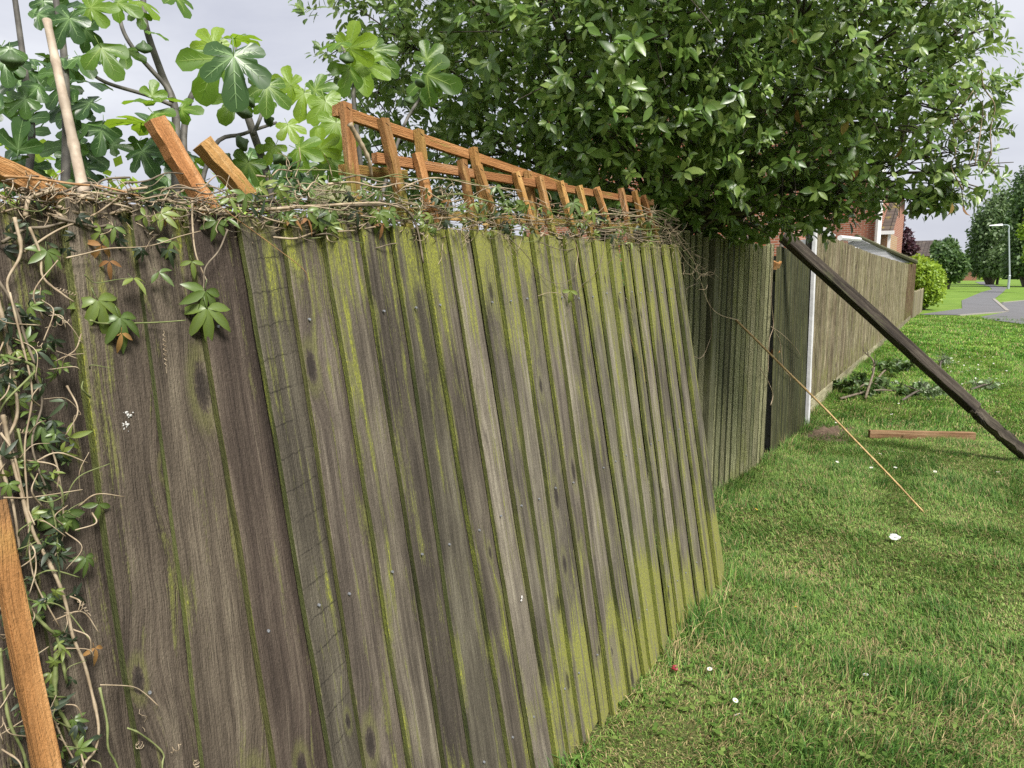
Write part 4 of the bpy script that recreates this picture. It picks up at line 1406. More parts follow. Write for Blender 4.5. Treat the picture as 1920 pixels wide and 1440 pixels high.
# the dense darker growth at the left
for _ in range(120):
    x = rng.uniform(-30, 330)
    y = rng.uniform(0, 360)
    if x > 170 and y < 230 and rng.random() < .85:
        continue
    if x > 210 and y < 250:
        continue
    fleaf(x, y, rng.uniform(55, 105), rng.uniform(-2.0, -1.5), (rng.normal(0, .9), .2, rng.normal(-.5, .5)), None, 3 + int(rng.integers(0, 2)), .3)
for _ in range(38):
    x = rng.uniform(300, 660)
    y = rng.uniform(290, 375)
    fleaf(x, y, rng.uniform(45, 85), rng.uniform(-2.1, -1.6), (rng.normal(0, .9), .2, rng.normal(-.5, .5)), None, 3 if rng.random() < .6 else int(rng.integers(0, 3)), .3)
def fbr(pts, r0, r1, X=-1.56):
    mb = MB()
    w_ = [atX(x, y, X - .02 * i_) for i_, (x, y) in enumerate(pts)]
    mb.tube(smooth_path(w_, 5), np.linspace(r0, r1, (len(pts) - 1) * 5 + 1), 7)
    mb.obj('branch', M_figbark, fig, True)
fbr([(515, 420), (503, 335), (475, 250), (463, 215), (452, 195)], .010, .010)
fbr([(475, 252), (490, 215), (488, 200)], .005, .004)
fbr([(330, 420), (330, 300), (328, 204), (303, 138), (273, 47), (268, -30)], .011, .006)
fbr([(322, 190), (313, 164), (262, 106), (233, 62), (220, 15)], .006, .004)
fbr([(322, 197), (277, 179), (204, 157), (165, 135)], .005, .0035)
fbr([(360, 420), (401, 275), (456, 251), (518, 230)], .006, .004)
fbr([(390, 420), (375, 350), (346, 291), (350, 210), (370, 160), (402, 110), (408, 65)], .010, .005)
fbr([(443, 130), (443, 102), (440, 70)], .004, .003)
fbr([(690, 420), (664, 199), (665, 147), (649, 105), (640, 80)], .008, .005, -1.66)
fbr([(700, 420), (755, 241), (795, 171), (786, 140)], .007, .004, -1.74)
fbr([(120, 420), (125, 250), (120, 100), (100, -30)], .010, .006, -1.62)
fbr([(40, 420), (60, 260), (45, 120), (20, -60)], .008, .005, -1.62)
tb = np.array([-1.75, 1.25, -.05])
for e_ in (atX(515, 420, -1.56), atX(330, 420, -1.56), atX(690, 420, -1.66), atX(120, 420, -1.62), atX(385, 420, -1.56), atX(40, 420, -1.62)):
    mb = MB()
    mb.tube(smooth_path([tb + rng.normal(0, .04, 3) * [1, 1, 0], (tb + e_) / 2 + rng.normal(0, .04, 3), e_], 5), [.035, .02, .012], 8)
    mb.obj('trunk', M_bark, fig, True)
L_figfruit = plain('green_fig', (.06, .105, .035), .5, .4, 0, .3, 60)
for (x, y, X, s_) in ((650, 108, -1.6, .022), (768, 188, -1.7, .019), (788, 155, -1.7, .020), (270, 88, -1.54, .017), (22, 110, -1.5, .020), (455, 268, -1.5, .020), (425, 295, -1.52, .016), (520, 297, -1.5, .017),
                       (536, 300, -1.52, .017), (458, 210, -1.5, .020), (470, 190, -1.52, .016), (565, 310, -1.52, .018), (130, 350, -1.4, .018), (505, 225, -1.54, .017)):
    c_ = atX(x, y, X)
    ax = unit(rng.normal(0, .5, 3) + [0, 0, -1])
    t_ = np.linspace(0, 1, 9)
    rad = s_ * np.array([.18, .28, .5, .8, .98, 1.0, .85, .5, .08])
    s_ *= .62
    v, f = tube([c_ - ax * s_ * 1.2 + ax * s_ * 2.5 * k for k in t_], rad, 10)
    link('fig', mesh('fig', v, f, L_figfruit, None, True), fig)

# a second, duller shrub far behind the fig: a garden hedge
def cloud_tree(name, label, cat, base, lobes, n, leaf, mat, trunk=None, group=None, tv=RH_V, tf=RH_F, up=.4, shell=.45, stems=True):
    t_ = empty(name, tuple(base))
    tag(t_, label, cat, group)
    C_ = np.array([l_[:3] for l_ in lobes], float)
    R3 = np.array([(l_[3:6] if len(l_) > 4 else (l_[3],) * 3) for l_ in lobes], float)
    wv = R3.prod(1) ** .67
    idx = rng.choice(len(C_), n, p=wv / wv.sum())
    d_ = rdir(n)
    # clumps: quantise the directions so that leaves bunch together
    k_ = rng.integers(0, 60, n)
    cl = rdir(60 * len(C_)).reshape(len(C_), 60, 3)
    d_ = d_ * .55 + cl[idx, k_]
    d_ /= np.linalg.norm(d_, axis=1)[:, None]
    r_ = rng.uniform(shell, 1.05, n)
    p_ = C_[idx] + d_ * R3[idx] * r_[:, None]
    p_[:, 2] = np.maximum(p_[:, 2], base[2] + .05)
    rot_ = frames(d_ * .6 + rdir(n) * .7 + [0, 0, up], rdir(n) + [0, 0, -.4])
    v, f = bulk(p_, rot_, leaf * rng.uniform(.6, 1.3, n), tv, tf)
    o = link('crown', mesh('crown', v, f, mat, None, False, att={'var': np.repeat(rng.uniform(0, .97, n), len(tv))}), t_)
    o['kind'] = 'stuff'
    if stems:
        mb = MB()
        for c_, r3 in zip(C_, R3):
            b0 = np.array(base, float) + np.array([rng.normal(0, .05), rng.normal(0, .05), -.1])
            tr_ = trunk or .12
            mb.tube(smooth_path([b0, b0 * .5 + c_ * .5 + rng.normal(0, .1, 3) * tr_, c_, c_ + [0, 0, r3[2] * .6]], 4), [tr_, tr_ * .7, tr_ * .4, tr_ * .15], 7)
        mb.obj('trunk', M_bark, t_, True)
    return t_
cloud_tree('hedge_shrub', 'light green shrub deep in the garden behind the fig tree', 'shrub', (-5.5, 3.2, 0), [(-5.5, 2.2, 1.5, .9, 1.3, .95), (-5.6, 4.0, 1.5, .9, 1.2, .9), (-5.4, 1.0, 1.3, .9, 1, .9)], 6000, .09, L_lime, .04)

# trees and shrubs of the background
def lob_px(lst):
    """x, y in the photograph, distance along the fence, half width, half height in pixels -> ellipsoids"""
    out = []
    for x, y, Y, rx, ry in lst:
        p_ = RY(x, y, Y)
        k = float((p_ - CAM) @ fw) / F
        out.append((p_[0], p_[1], p_[2], rx * k, rx * k * 1.1, ry * k))
    return out
def bg_tree(name, label, cat, px, Y, lobes, n, leaf, mat, trunk, group=None):
    b = RY(px, 520, Y)
    b[2] = float(G(Y))
    return cloud_tree(name, label, cat, b, lob_px(lobes), n, leaf, mat, trunk, group)
bg_tree('golden_shrub', 'bright yellow green shrub at the end of the long fence', 'shrub', 1733, 35, [(1728, 520, 35, 28, 34), (1748, 530, 35.5, 22, 34), (1718, 500, 36, 20, 22), (1742, 508, 36, 20, 20), (1750, 552, 35, 16, 22), (1725, 550, 35, 22, 28)], 9000, .16, L_lime, .06)
bg_tree('purple_tree', 'dark purple leaved tree between the brick house and the tiled roof', 'tree', 1693, 40, [(1690, 455, 40, 20, 18), (1684, 418, 41, 10, 22), (1706, 466, 40, 14, 10), (1700, 440, 40, 8, 12)], 5000, .17, L_purple, .10)
bg_tree('garden_tree', 'dark green rounded tree right of the tiled roof', 'tree', 1775, 68, [(1772, 490, 68, 26, 34), (1790, 500, 68, 22, 26), (1762, 468, 69, 14, 16), (1780, 465, 69, 13, 20)], 8000, .34, L_dkg, .25, 'trees along the path')
bg_tree('hedge', 'low dark hedge across the far end of the green', 'hedge', 1822, 200, [(1800, 515, 200, 20, 12), (1830, 512, 200, 22, 15), (1862, 514, 200, 20, 13), (1890, 514, 200, 24, 14), (1925, 512, 200, 30, 16)], 6000, .8, L_dkg, .2)
bg_tree('birch_tree', 'tall grey green tree behind the nearest street lamp', 'tree', 1858, 95, [(1862, 430, 95, 36, 60), (1842, 460, 95, 24, 50), (1880, 400, 96, 28, 50), (1835, 490, 95, 16, 28), (1868, 485, 94, 34, 34), (1895, 450, 96, 30, 60)], 16000, .42, L_birch, .3, 'trees along the path')
bg_tree('dark_tree', 'darker broad tree at the right edge beyond the lamp', 'tree', 1930, 80, [(1918, 420, 80, 30, 70), (1940, 360, 82, 40, 60), (1935, 480, 80, 40, 40), (1905, 490, 82, 22, 30), (1990, 420, 82, 60, 90)], 14000, .40, L_dkg, .35, 'trees along the path')
bg_tree('golden_bush', 'yellow green leafy bush at the right edge above the lamp', 'shrub', 1950, 60, [(1928, 430, 60, 16, 20), (1938, 470, 60, 16, 26), (1940, 400, 60, 14, 16)], 2500, .25, L_lime, .1)
for px, lab in ((1844, 'left yellow green conifer clipped upright before the far hedge'), (1866, 'right yellow green conifer clipped upright before the far hedge')):
    bg_tree('clipped_conifer', lab, 'conifer', px, 165, [(px, 517, 165, 7, 11), (px, 510, 165, 5, 8)], 1500, .5, L_lime, .1, 'clipped conifers')
bg_tree('garden_tree', 'low dark green tree behind the far street lamp', 'tree', 1800, 110, [(1800, 497, 110, 16, 22), (1788, 505, 110, 14, 18)], 4000, .45, L_dkg, .2, 'trees along the path')
# garden planting in deep shade behind the upright fence
cloud_tree('garden_shrub', 'dark shrub filling the shade behind the upright fence', 'shrub', (-2.6, 6.2, 0), [(-2.5, 5.6, 1.1, .55, .9, .95), (-2.6, 6.9, 1.1, .55, .8, .85), (-2.5, 4.2, .9, .5, .8, .9)], 5000, .075, L_bush, .03, None, OV_V, OV_F)
# ================================================================== CLIMBERS ON THE FENCE
vine = empty('passion_vine', tuple(pbot(-.5)))
tag(vine, 'green passion flower vine with finger leaves hanging down the left of the fence', 'vine')
dry = empty('dead_vine', tuple(ptop(12)))
tag(dry, 'tangle of bare dry vine stems draped along the fence top', 'vine')
def stem(parent, pts, r, mat, name='stem', off=.02, n=5, jit=.004, taper=.6):
    w_ = []
    for q_ in pts:
        o_ = q_[2] if len(q_) > 2 else off
        w_.append(P(q_[0], q_[1], o_) + rng.normal(0, jit, 3) * .9)
    pth = smooth_path(w_, 6)
    rr0 = np.linspace(r, r * taper, len(pth)) * .78
    rr0 = rr0 * (1 + .30 * (rng.random(len(pth)) < .14) + rng.normal(0, .05, len(pth)))
    v, f = tube(pth, rr0, n)
    return link(name, mesh(name, v, f, mat, None, True), parent)
G_, T_, D_, R_s = M_stem_g, M_stem_t, M_stem_d, M_stem_r
for pts, r, m in [
    ([(60, 432), (75, 470), (90, 515), (115, 550), (140, 566)], .0036, G_),
    ([(120, 492), (155, 480), (207, 467), (287, 461), (335, 442), (372, 434)], .0022, G_),
    ([(358, 370), (370, 425), (370, 477), (385, 535)], .0034, T_),
    ([(425, 430), (410, 467), (386, 502), (385, 535), (388, 565)], .0030, D_),
    ([(165, 601), (205, 602), (300, 605), (350, 597)], .0028, G_),
    ([(162, 512), (185, 529), (220, 527), (250, 522)], .0014, G_),
    ([(390, 375), (435, 410), (480, 435), (520, 470), (565, 505), (585, 528)], .0017, R_s),
    ([(0, 524), (25, 580), (50, 630), (75, 680)], .0045, D_),
    ([(38, 408), (38, 475), (20, 520), (15, 555)], .0044, T_),
    ([(-5, 662, .05), (57, 677, .05), (70, 695, .05), (57, 717, .05), (12, 740, .05), (-5, 775, .04)], .0036, G_),
    ([(5, 775), (15, 800), (27, 862), (57, 975), (82, 1032), (102, 1080), (120, 1130), (135, 1187), (160, 1242), (182, 1287), (180, 1355), (172, 1405), (150, 1450)], .0046, G_),
    ([(37, 1095), (57, 1135), (87, 1170), (107, 1210), (125, 1275)], .0052, G_),
    ([(107, 1225), (110, 1305), (130, 1355), (150, 1400), (160, 1450)], .0056, G_),
    ([(182, 1290), (195, 1350), (205, 1400), (225, 1450)], .003, G_),
    ([(237, 1365), (270, 1375), (312, 1410), (305, 1450)], .0026, G_),
    ([(5, 1215), (7, 1305), (15, 1355), (40, 1405), (55, 1450)], .0040, G_),
    ([(187, 1287), (240, 1285), (275, 1300), (300, 1320)], .0018, T_),
    ([(0, 1100), (60, 1120), (120, 1142), (165, 1190)], .0022, G_),
    ([(30, 800), (60, 880), (95, 960), (110, 1060), (105, 1120)], .0030, G_),
    ([(70, 780), (95, 830), (105, 900), (115, 980), (116, 1050)], .0028, T_),
    ([(0, 815, .04), (30, 850, .04), (45, 930, .04), (66, 988, .04)], .0032, T_),
    ([(0, 930, .05), (60, 928, .05), (150, 922, .05)], .0022, T_),
    ([(80, 760), (130, 745), (135, 775), (146, 785), (140, 820)], .0011, T_),
    ([(100, 1160), (150, 1150), (190, 1190)], .0020, T_),
    ([(70, 640), (95, 590), (68, 555), (75, 530)], .0016, T_),
    ([(-5, 560), (20, 640), (30, 720), (25, 790), (8, 850), (20, 950), (35, 1050)], .0048, G_),
    ([(40, 600), (60, 680), (70, 760), (62, 840), (80, 930)], .0036, D_),
    ([(15, 555), (40, 640), (50, 740), (40, 840), (55, 960), (70, 1080), (110, 1180)], .0026, T_),
    ([(95, 1260), (100, 1340), (85, 1400), (80, 1450)], .0024, T_),
    ([(60, 1240), (95, 1330), (120, 1390), (150, 1450)], .0024, T_),
]:
    if m is G_ and pts[0][1] < 900 and rng.random() < .4:
        m = T_
    if pts[-1][1] >= 1440:
        pts = pts + [(pts[-1][0] + 30, 1600), (pts[-1][0] + 110, 1850), (pts[-1][0] + 190, 2120)]
    stem(vine, pts, r * .8, m, off=.022 + rng.uniform(0, .02))
for _ in range(75):       # short dry side shoots among the hanging stems
    x, y = rng.uniform(0, 170), rng.uniform(560, 1440)
    a = rng.uniform(0, 6.28)
    L = rng.uniform(30, 110)
    pts = [(x, y, .03), (x + math.cos(a) * L * .5 + rng.normal(0, 8), y + math.sin(a) * L * .5, .05), (x + math.cos(a + .5) * L, y + math.sin(a + .3) * L, .045)]
    stem(vine, pts, rng.uniform(.0009, .002), T_ if rng.random() < .7 else G_, jit=.002)
# tendrils: coiled hairs
def tendril(parent, a, b, turns, rad, r=.0007, mat=None, off=.02):
    pa_, pb_ = P(*a, off), P(*b, off)
    t = np.linspace(0, 1, turns * 9 + 1)
    ax = unit(pb_ - pa_)
    s1 = unit(np.cross(ax, PN))
    env = rad * np.sin(np.clip(t * 1.15, 0, 1) * math.pi) ** .5
    pts = pa_[None] * (1 - t[:, None]) + pb_[None] * t[:, None] + env[:, None] * (np.cos(t * turns * 6.28)[:, None] * s1 + np.sin(t * turns * 6.28)[:, None] * PN)
    v, f = tube(pts, r, 3, False)
    link('tendril', mesh('tendril', v, f, mat or T_, None, True), parent)
for a, b, n_, rd in (((307, 620), (312, 700), 9, .0028), ((105, 540), (150, 556), 8, .0028), ((60, 640), (95, 655), 5, .004), ((130, 600), (85, 615), 4, .004), ((25, 806), (60, 812), 7, .003),
                     ((85, 940), (105, 965), 7, .003), ((140, 1115), (170, 1155), 7, .003), ((105, 1310), (110, 1380), 8, .004), ((255, 1395), (270, 1400), 3, .006), ((365, 1425), (372, 1440), 3, .005),
                     ((262, 1330), (272, 1372), 1, .008), ((320, 1410), (340, 1395), 2, .006), ((100, 1300), (120, 1350), 5, .006), ((60, 1020), (75, 1060), 3, .008), ((90, 1395), (110, 1440), 5, .006)):
    tendril(vine, a, b, n_, rd)
# palmate leaves
def palmate(name, seed, mat, n=5, droop=.35):
    rg = np.random.default_rng(seed)
    V, f, A, Vn = [], [], [], []
    for i_ in range(n):
        a = (i_ - (n - 1) / 2) * R(300 / n * .8) + rg.normal(0, .06)
        L = 1.0 - .28 * abs(i_ - (n - 1) / 2) / ((n - 1) / 2)
        prof = [(.04, .02), (.25, .115), (.5, .155), (.75, .12), (1, .0)]
        b = len(V)
        for r_, wv in prof:
            r_ = r_ * L
            z = -droop * r_ ** 1.7 + rg.normal(0, .012)
            cx, cy = math.sin(a) * r_, math.cos(a) * r_
            dx, dy = math.cos(a) * wv, -math.sin(a) * wv
            V += [(cx - dx, cy - dy, z + wv * .35 + rg.normal(0, .01)), (cx, cy, z), (cx + dx, cy + dy, z + wv * .35 + rg.normal(0, .01))]
            A += [0, 0, 0]
            Vn += [0, .5, 0]
        for j in range(4):
            c = b + j * 3
            f += [(c, c + 3, c + 4, c + 1), (c + 1, c + 4, c + 5, c + 2)]
    sv_, sf_ = tube([(0, 0, 0), (.02, -.18, .03), (.03, -.36, .10)], [.014, .011, .012], 4)
    b = len(V)
    V += [tuple(p) for p in sv_]
    A += [0] * len(sv_)
    Vn += [.9] * len(sv_)
    f += [tuple(i_ + b for i_ in q_) for q_ in sf_]
    return mesh(name, V, f, mat, None, True, att={'var': A, 'vein': Vn})
PALM = [palmate('vine_leaf', 1, L_vine, 5, .45), palmate('vine_leaf', 2, L_vine, 5, .75), palmate('vine_leaf', 3, L_vine, 3, .5)]
PALD = [palmate('wilted_leaf', 4, L_vined, 5, 1.1), palmate('wilted_leaf', 5, L_vined, 3, 1.3)]
DEADM = palmate('dead_leaf', 6, L_dead, 3, 1.0)
def vleaf(parent, x, y, spx, me, tip=(0, -1), off=.03, name='leaf', nj=.3):
    p_ = P(x, y, off)
    size = spx * float((p_ - CAM) @ fw) / F * .62
    t_ = rt * tip[0] + upv * tip[1] + PN * .25 + rng.normal(0, .12, 3)
    return leaf_obj(name, p_, frame(PN + np.array([0, -.25, .35]) + rng.normal(0, nj, 3), t_), size, me, parent)
for x, y, s_, w_, tp in [(88, 470, 75, 0, (.1, -1)), (183, 562, 105, 1, (.1, -1)), (225, 595, 95, 1, (.2, -1)), (385, 545, 95, 0, (-.2, -1)), (388, 578, 105, 1, (.1, -1)), (250, 522, 60, 2, (.8, -.6)),
                         (298, 510, 55, 2, (.8, -.5)), (322, 452, 55, 2, (-.2, -1)), (302, 400, 60, 0, (.6, -.8)), (272, 405, 45, 2, (-.9, -.2)), (360, 490, 50, 2, (.2, -1)), (405, 415, 60, 0, (-.3, -1)),
                         (425, 410, 45, 2, (.7, -.4)), (190, 435, 65, 2, (-.9, -.4)), (215, 425, 50, 2, (-.2, -1)), (78, 545, 45, 2, (0, -1)), (620, 400, 75, 1, (0, -1)), (600, 408, 50, 0, (-.7, -.6)),
                         (712, 400, 60, 1, (-.3, -1)), (730, 395, 55, 0, (.3, -1)), (575, 395, 50, 2, (.5, -.8)), (460, 365, 60, 0, (-.2, -.9)), (430, 372, 50, 2, (.6, -.6)), (490, 350, 50, 2, (.5, .5)),
                         (115, 965, 95, 0, (.0, -1)), (80, 800, 80, 0, (.2, -.9)), (130, 820, 60, 2, (.8, .2)), (185, 945, 60, 2, (-.2, -1)), (160, 1045, 55, 1, (.2, -1)), (1070, 545, 40, 2, (0, -1)),
                         (1075, 380, 45, 0, (.3, -.8)), (985, 385, 50, 0, (-.3, -.8)), (930, 350, 45, 2, (.3, -.4)), (1110, 395, 40, 2, (.2, -1)), (1030, 395, 45, 2, (.6, -.8))]:
    vleaf(vine if x < 500 else dry, x, y, s_, PALM[w_], tp)
for _ in range(165):
    y = 560 + 880 * rng.random() ** 1.25
    x = rng.uniform(0, 120) + 60 * max(0, (y - 700) / 740) * rng.random()
    me = PALD[rng.integers(0, 2)] if rng.random() < .62 else PALM[rng.integers(0, 3)]
    vleaf(vine, x, y, rng.uniform(22, 50), me, (rng.normal(0, .6), rng.normal(-.6, .5)), rng.uniform(.012, .05), nj=.6)
for _ in range(26):
    vleaf(vine, rng.uniform(0, 330), rng.uniform(370, 480), rng.uniform(24, 45), PALD[rng.integers(0, 2)], (rng.normal(0, .6), -1), rng.uniform(.01, .04), nj=.6)
for x, y, s_, tp in ((205, 490, 45, (0, -1)), (190, 460, 60, (-.5, -1)), (228, 625, 50, (.1, -1)), (545, 405, 40, (1, -.2)), (716, 420, 36, (0, -1)), (575, 410, 40, (1, -.6)), (312, 400, 30, (0, -1)), (840, 375, 26, (0, -1)), (915, 420, 22, (0, -1)), (178, 1215, 46, (.2, -1)), (95, 1000, 24, (0, -1))):
    vleaf(vine if x < 500 else dry, x, y, s_, DEADM, tp, .03, 'dead_leaf')
# dry tangle along the top
def top_y(x):
    return 383 + (x - 97) * .0655
for i_ in range(230):
    L = rng.uniform(90, 420) * (1 if i_ < 80 else .4)
    x = rng.uniform(-60, 1250)
    up_ = rng.choice([rng.uniform(-5, 45), rng.uniform(0, 90)], p=[.62, .38])
    if x < 480:
        up_ = min(up_, 30)
    elif rng.random() < .6:
        up_ = rng.uniform(-8, 105)
    y = top_y(x) - up_
    pts = []
    nn = max(4, int(L / 34))
    yo = 0.
    for j in range(nn):
        xx_ = x + L * j / (nn - 1)
        if xx_ > 1290:
            break
        yo += rng.normal(0, 15)
        yo *= .8
        sc_ = 1 - .45 * np.clip((xx_ - 300) / 1000, 0, 1)
        base = top_y(xx_) - up_ * sc_ + 4
        pts.append((xx_, base + yo * sc_, rng.uniform(-.05, .03)))
    if len(pts) < 3:
        continue
    m = [T_, D_, G_, T_, D_][rng.integers(0, 5)]
    stem(dry, pts, rng.uniform(.0009, .0030) if i_ % 8 else rng.uniform(.003, .0052), m, n=5, jit=.004)
for i_ in range(420):      # short curls and side shoots
    x = rng.uniform(-10, 1270)
    sc_ = 1 - .5 * np.clip((x - 300) / 1000, 0, 1)
    y = top_y(x) - rng.uniform(-25, 105 if x > 540 else 30) * sc_
    a = rng.uniform(0, 6.28)
    L = rng.uniform(18, 75) * sc_
    da = rng.normal(0, .9)
    pts = [(x, y, rng.uniform(-.02, .03))]
    for j in range(3):
        x += math.cos(a) * L / 3
        y += math.sin(a) * L / 3
        a += da
        pts.append((x, y, rng.uniform(-.02, .045)))
    stem(dry, pts, rng.uniform(.0007, .0018), T_ if rng.random() < .75 else D_, 'twig', n=4, jit=.002)
# loops that hang down in front of the boards, and the cascade off the far end
for pts, r, m in [
    ([(895, 420), (940, 440), (960, 470), (972, 482)], .0014, T_), ([(950, 440), (985, 480), (1010, 510), (1035, 530), (1060, 530), (1085, 515)], .0016, D_),
    ([(1070, 430), (1085, 470), (1080, 505), (1090, 530)], .0017, T_), ([(1135, 440), (1130, 480), (1115, 515), (1090, 540), (1075, 562)], .0016, D_), ([(1155, 440), (1150, 480), (1135, 500)], .0012, D_),
    ([(1010, 558), (1030, 550), (1055, 555), (1070, 575)], .0013, T_), ([(1172, 560), (1185, 570), (1200, 590), (1207, 617)], .0010, T_), ([(1182, 628), (1190, 655), (1205, 680), (1212, 720)], .0009, R_s),
    ([(1190, 380), (1230, 400), (1262, 430), (1280, 460), (1300, 490), (1315, 530), (1330, 570), (1352, 590), (1390, 600)], .0022, T_),
    ([(1200, 395), (1245, 425), (1270, 455), (1290, 480), (1305, 500)], .0026, G_), ([(1180, 390), (1235, 405), (1265, 440), (1285, 470), (1310, 485)], .0024, D_),
    ([(1250, 430), (1275, 470), (1295, 500), (1320, 520)], .0018, T_), ([(1255, 420), (1285, 455), (1300, 475), (1330, 490)], .0016, T_), ([(1300, 500), (1318, 540), (1330, 570)], .0014, G_),
    ([(1265, 445), (1282, 430), (1290, 415)], .0014, T_), ([(1280, 470), (1300, 465), (1318, 460)], .0012, T_), ([(1300, 490), (1322, 505), (1328, 520)], .0012, T_), ([(1310, 530), (1290, 540), (1285, 555)], .0010, D_),
    ([(640, 385), (700, 380), (745, 385), (770, 405), (785, 440), (792, 490)], .0052, D_), ([(500, 390), (600, 385), (700, 378), (760, 388)], .0050, T_), ([(655, 237, .0), (672, 260, .0), (690, 300, -.01), (700, 330, -.02)], .0085, M_stem_t),
    ([(1055, 545), (1072, 570), (1065, 590)], .0012, D_), ([(0, 455), (40, 432), (85, 425), (115, 412)], .0040, D_), ([(100, 410), (180, 420), (205, 422)], .0040, D_), ([(50, 470), (110, 430), (170, 400), (225, 368)], .0026, T_),
    ([(48, 405), (52, 375), (75, 362), (110, 358)], .0044, T_), ([(0, 335), (60, 336), (140, 345), (200, 352), (260, 370)], .0030, R_s)]:
    stem(dry, pts, r, m, off=.02, jit=.003)
for _ in range(40):
    t_ = rng.random()
    x, y = 1215 + 110 * t_ + rng.normal(0, 14), 400 + 130 * t_ + rng.normal(0, 12)
    a = rng.uniform(0, 6.28)
    L = rng.uniform(12, 40)
    stem(dry, [(x, y, .02), (x + math.cos(a) * L * .5, y + math.sin(a) * L * .5, .04), (x + math.cos(a + .7) * L, y + math.sin(a + .7) * L, .02)], rng.uniform(.0006, .0014), T_, 'twig', n=4, jit=.002)
for _ in range(185):
    x = rng.uniform(470, 1240)
    sc_ = 1 - .45 * np.clip((x - 300) / 1000, 0, 1)
    y = top_y(x) - rng.uniform(-12, 95) * sc_
    me = PALD[rng.integers(0, 2)] if rng.random() < .3 else PALM[rng.integers(0, 3)]
    vleaf(dry, x, y, rng.uniform(20, 44) * sc_, me, (rng.normal(0, .7), rng.normal(-.6, .5)), rng.uniform(-.03, .035), nj=.6)

# thin creeper on the upright fence
cr_ = empty('creeper', (-1.40, 6.2, 0))
tag(cr_, 'thin bare creeper strands hanging by the gap in the upright fence', 'vine')
for pts in ([(1449, 470), (1446, 560), (1450, 610), (1442, 640), (1440, 700)], [(1450, 615), (1470, 630), (1490, 650), (1502, 668)], [(1446, 612), (1462, 640), (1468, 690), (1480, 705), (1482, 715)], [(1425, 690), (1440, 715), (1449, 740), (1445, 760)],
            [(1330, 560), (1334, 620), (1328, 645), (1318, 670)], [(1300, 668), (1312, 672), (1320, 664)]):
    w_ = [atX(x, y, -1.385 if x > 1400 else -1.37) for x, y in pts]
    v, f = tube(smooth_path(w_, 6), .0035 if pts[0][0] > 1400 else .0018, 4)
    link('stem', mesh('stem', v, f, M_stem_t, None, True), cr_)

# ================================================================== CUT BRANCHES ON THE LAWN
def cut_branch(label, p0, p1, lift, nleaf, spread, seed):
    rg = np.random.default_rng(seed)
    a, b = onground(*p0), onground(*p1)
    o = empty('cut_branch', tuple(a))
    tag(o, label, 'branch', 'cut branches dumped on the lawn')
    a = a + [0, 0, .03]
    b = b + [0, 0, lift * (.5 if nleaf else 1)]
    pth = smooth_path([a, (a + b) / 2 + np.array([rg.normal(0, .06), rg.normal(0, .06), lift * .2 + .04]), b], 8)
    mb = MB()
    mb.tube(pth, [.018, .012, .006], 6)
    mb.obj('stem', M_stem_d if seed % 2 else M_bark, o, True)
    mb = MB()
    pos, tip = [], []
    for k in range(7):
        s_ = pth[rg.integers(4, len(pth))]
        e_ = s_ + np.array([rg.normal(0, spread), rg.normal(0, spread * .8), abs(rg.normal(.01, .05))])
        mb.tube([s_, (s_ + e_) / 2 + [0, 0, .03], e_], [.006, .004, .002], 4)
        for j in range(max(1, nleaf // 7)):
            q_ = s_ + (e_ - s_) * rg.uniform(.25, 1.05)
            pos.append(q_ + rg.normal(0, .02, 3))
            tip.append(unit(e_ - s_) * .5 + rg.normal(0, .7, 3) + [0, 0, -.15])
    mb.obj('twig', M_bark, o, True)
    if nleaf:
        pos = np.array(pos)
        pos[:, 2] = np.maximum(pos[:, 2], .02)
        v, f = bulk(pos, frames(rdir(len(pos), rg) * .8 + [0, 0, .5], np.array(tip)), rg.uniform(.06, .10, len(pos)), OV_V, OV_F)
        q_ = link('leaves', mesh('leaves', v, f, L_pale if seed in (2, 4, 6) else L_cut, None, True, att={'var': np.repeat(rg.uniform(0, .97, len(pos)), len(OV_V))}), o)
        q_['kind'] = 'stuff'
cut_branch('leafy cut branch heaped against the foot of the long fence', (1590, 745), (1650, 738), .22, 330, .24, 1)
cut_branch('leafy cut branch with pale upturned leaves nearest the dark post', (1690, 756), (1745, 745), .14, 200, .20, 2)
cut_branch('bare grey stick standing up out of the heap of cut branches', (1622, 752), (1614, 730), .52, 0, .05, 3)
cut_branch('small leafy sprig lying in the grass behind the dark post', (1762, 698), (1775, 684), .12, 70, .12, 4)
cut_branch('leafy cut branch at the far side of the heap', (1640, 720), (1700, 705), .26, 300, .25, 5)
cut_branch('leafy cut branch in front, lying nearest the soil patch', (1575, 752), (1700, 742), .10, 260, .20, 7)
cut_branch('scrap of pale leaves lying right of the dark post', (1820, 735), (1852, 731), .05, 70, .10, 6)

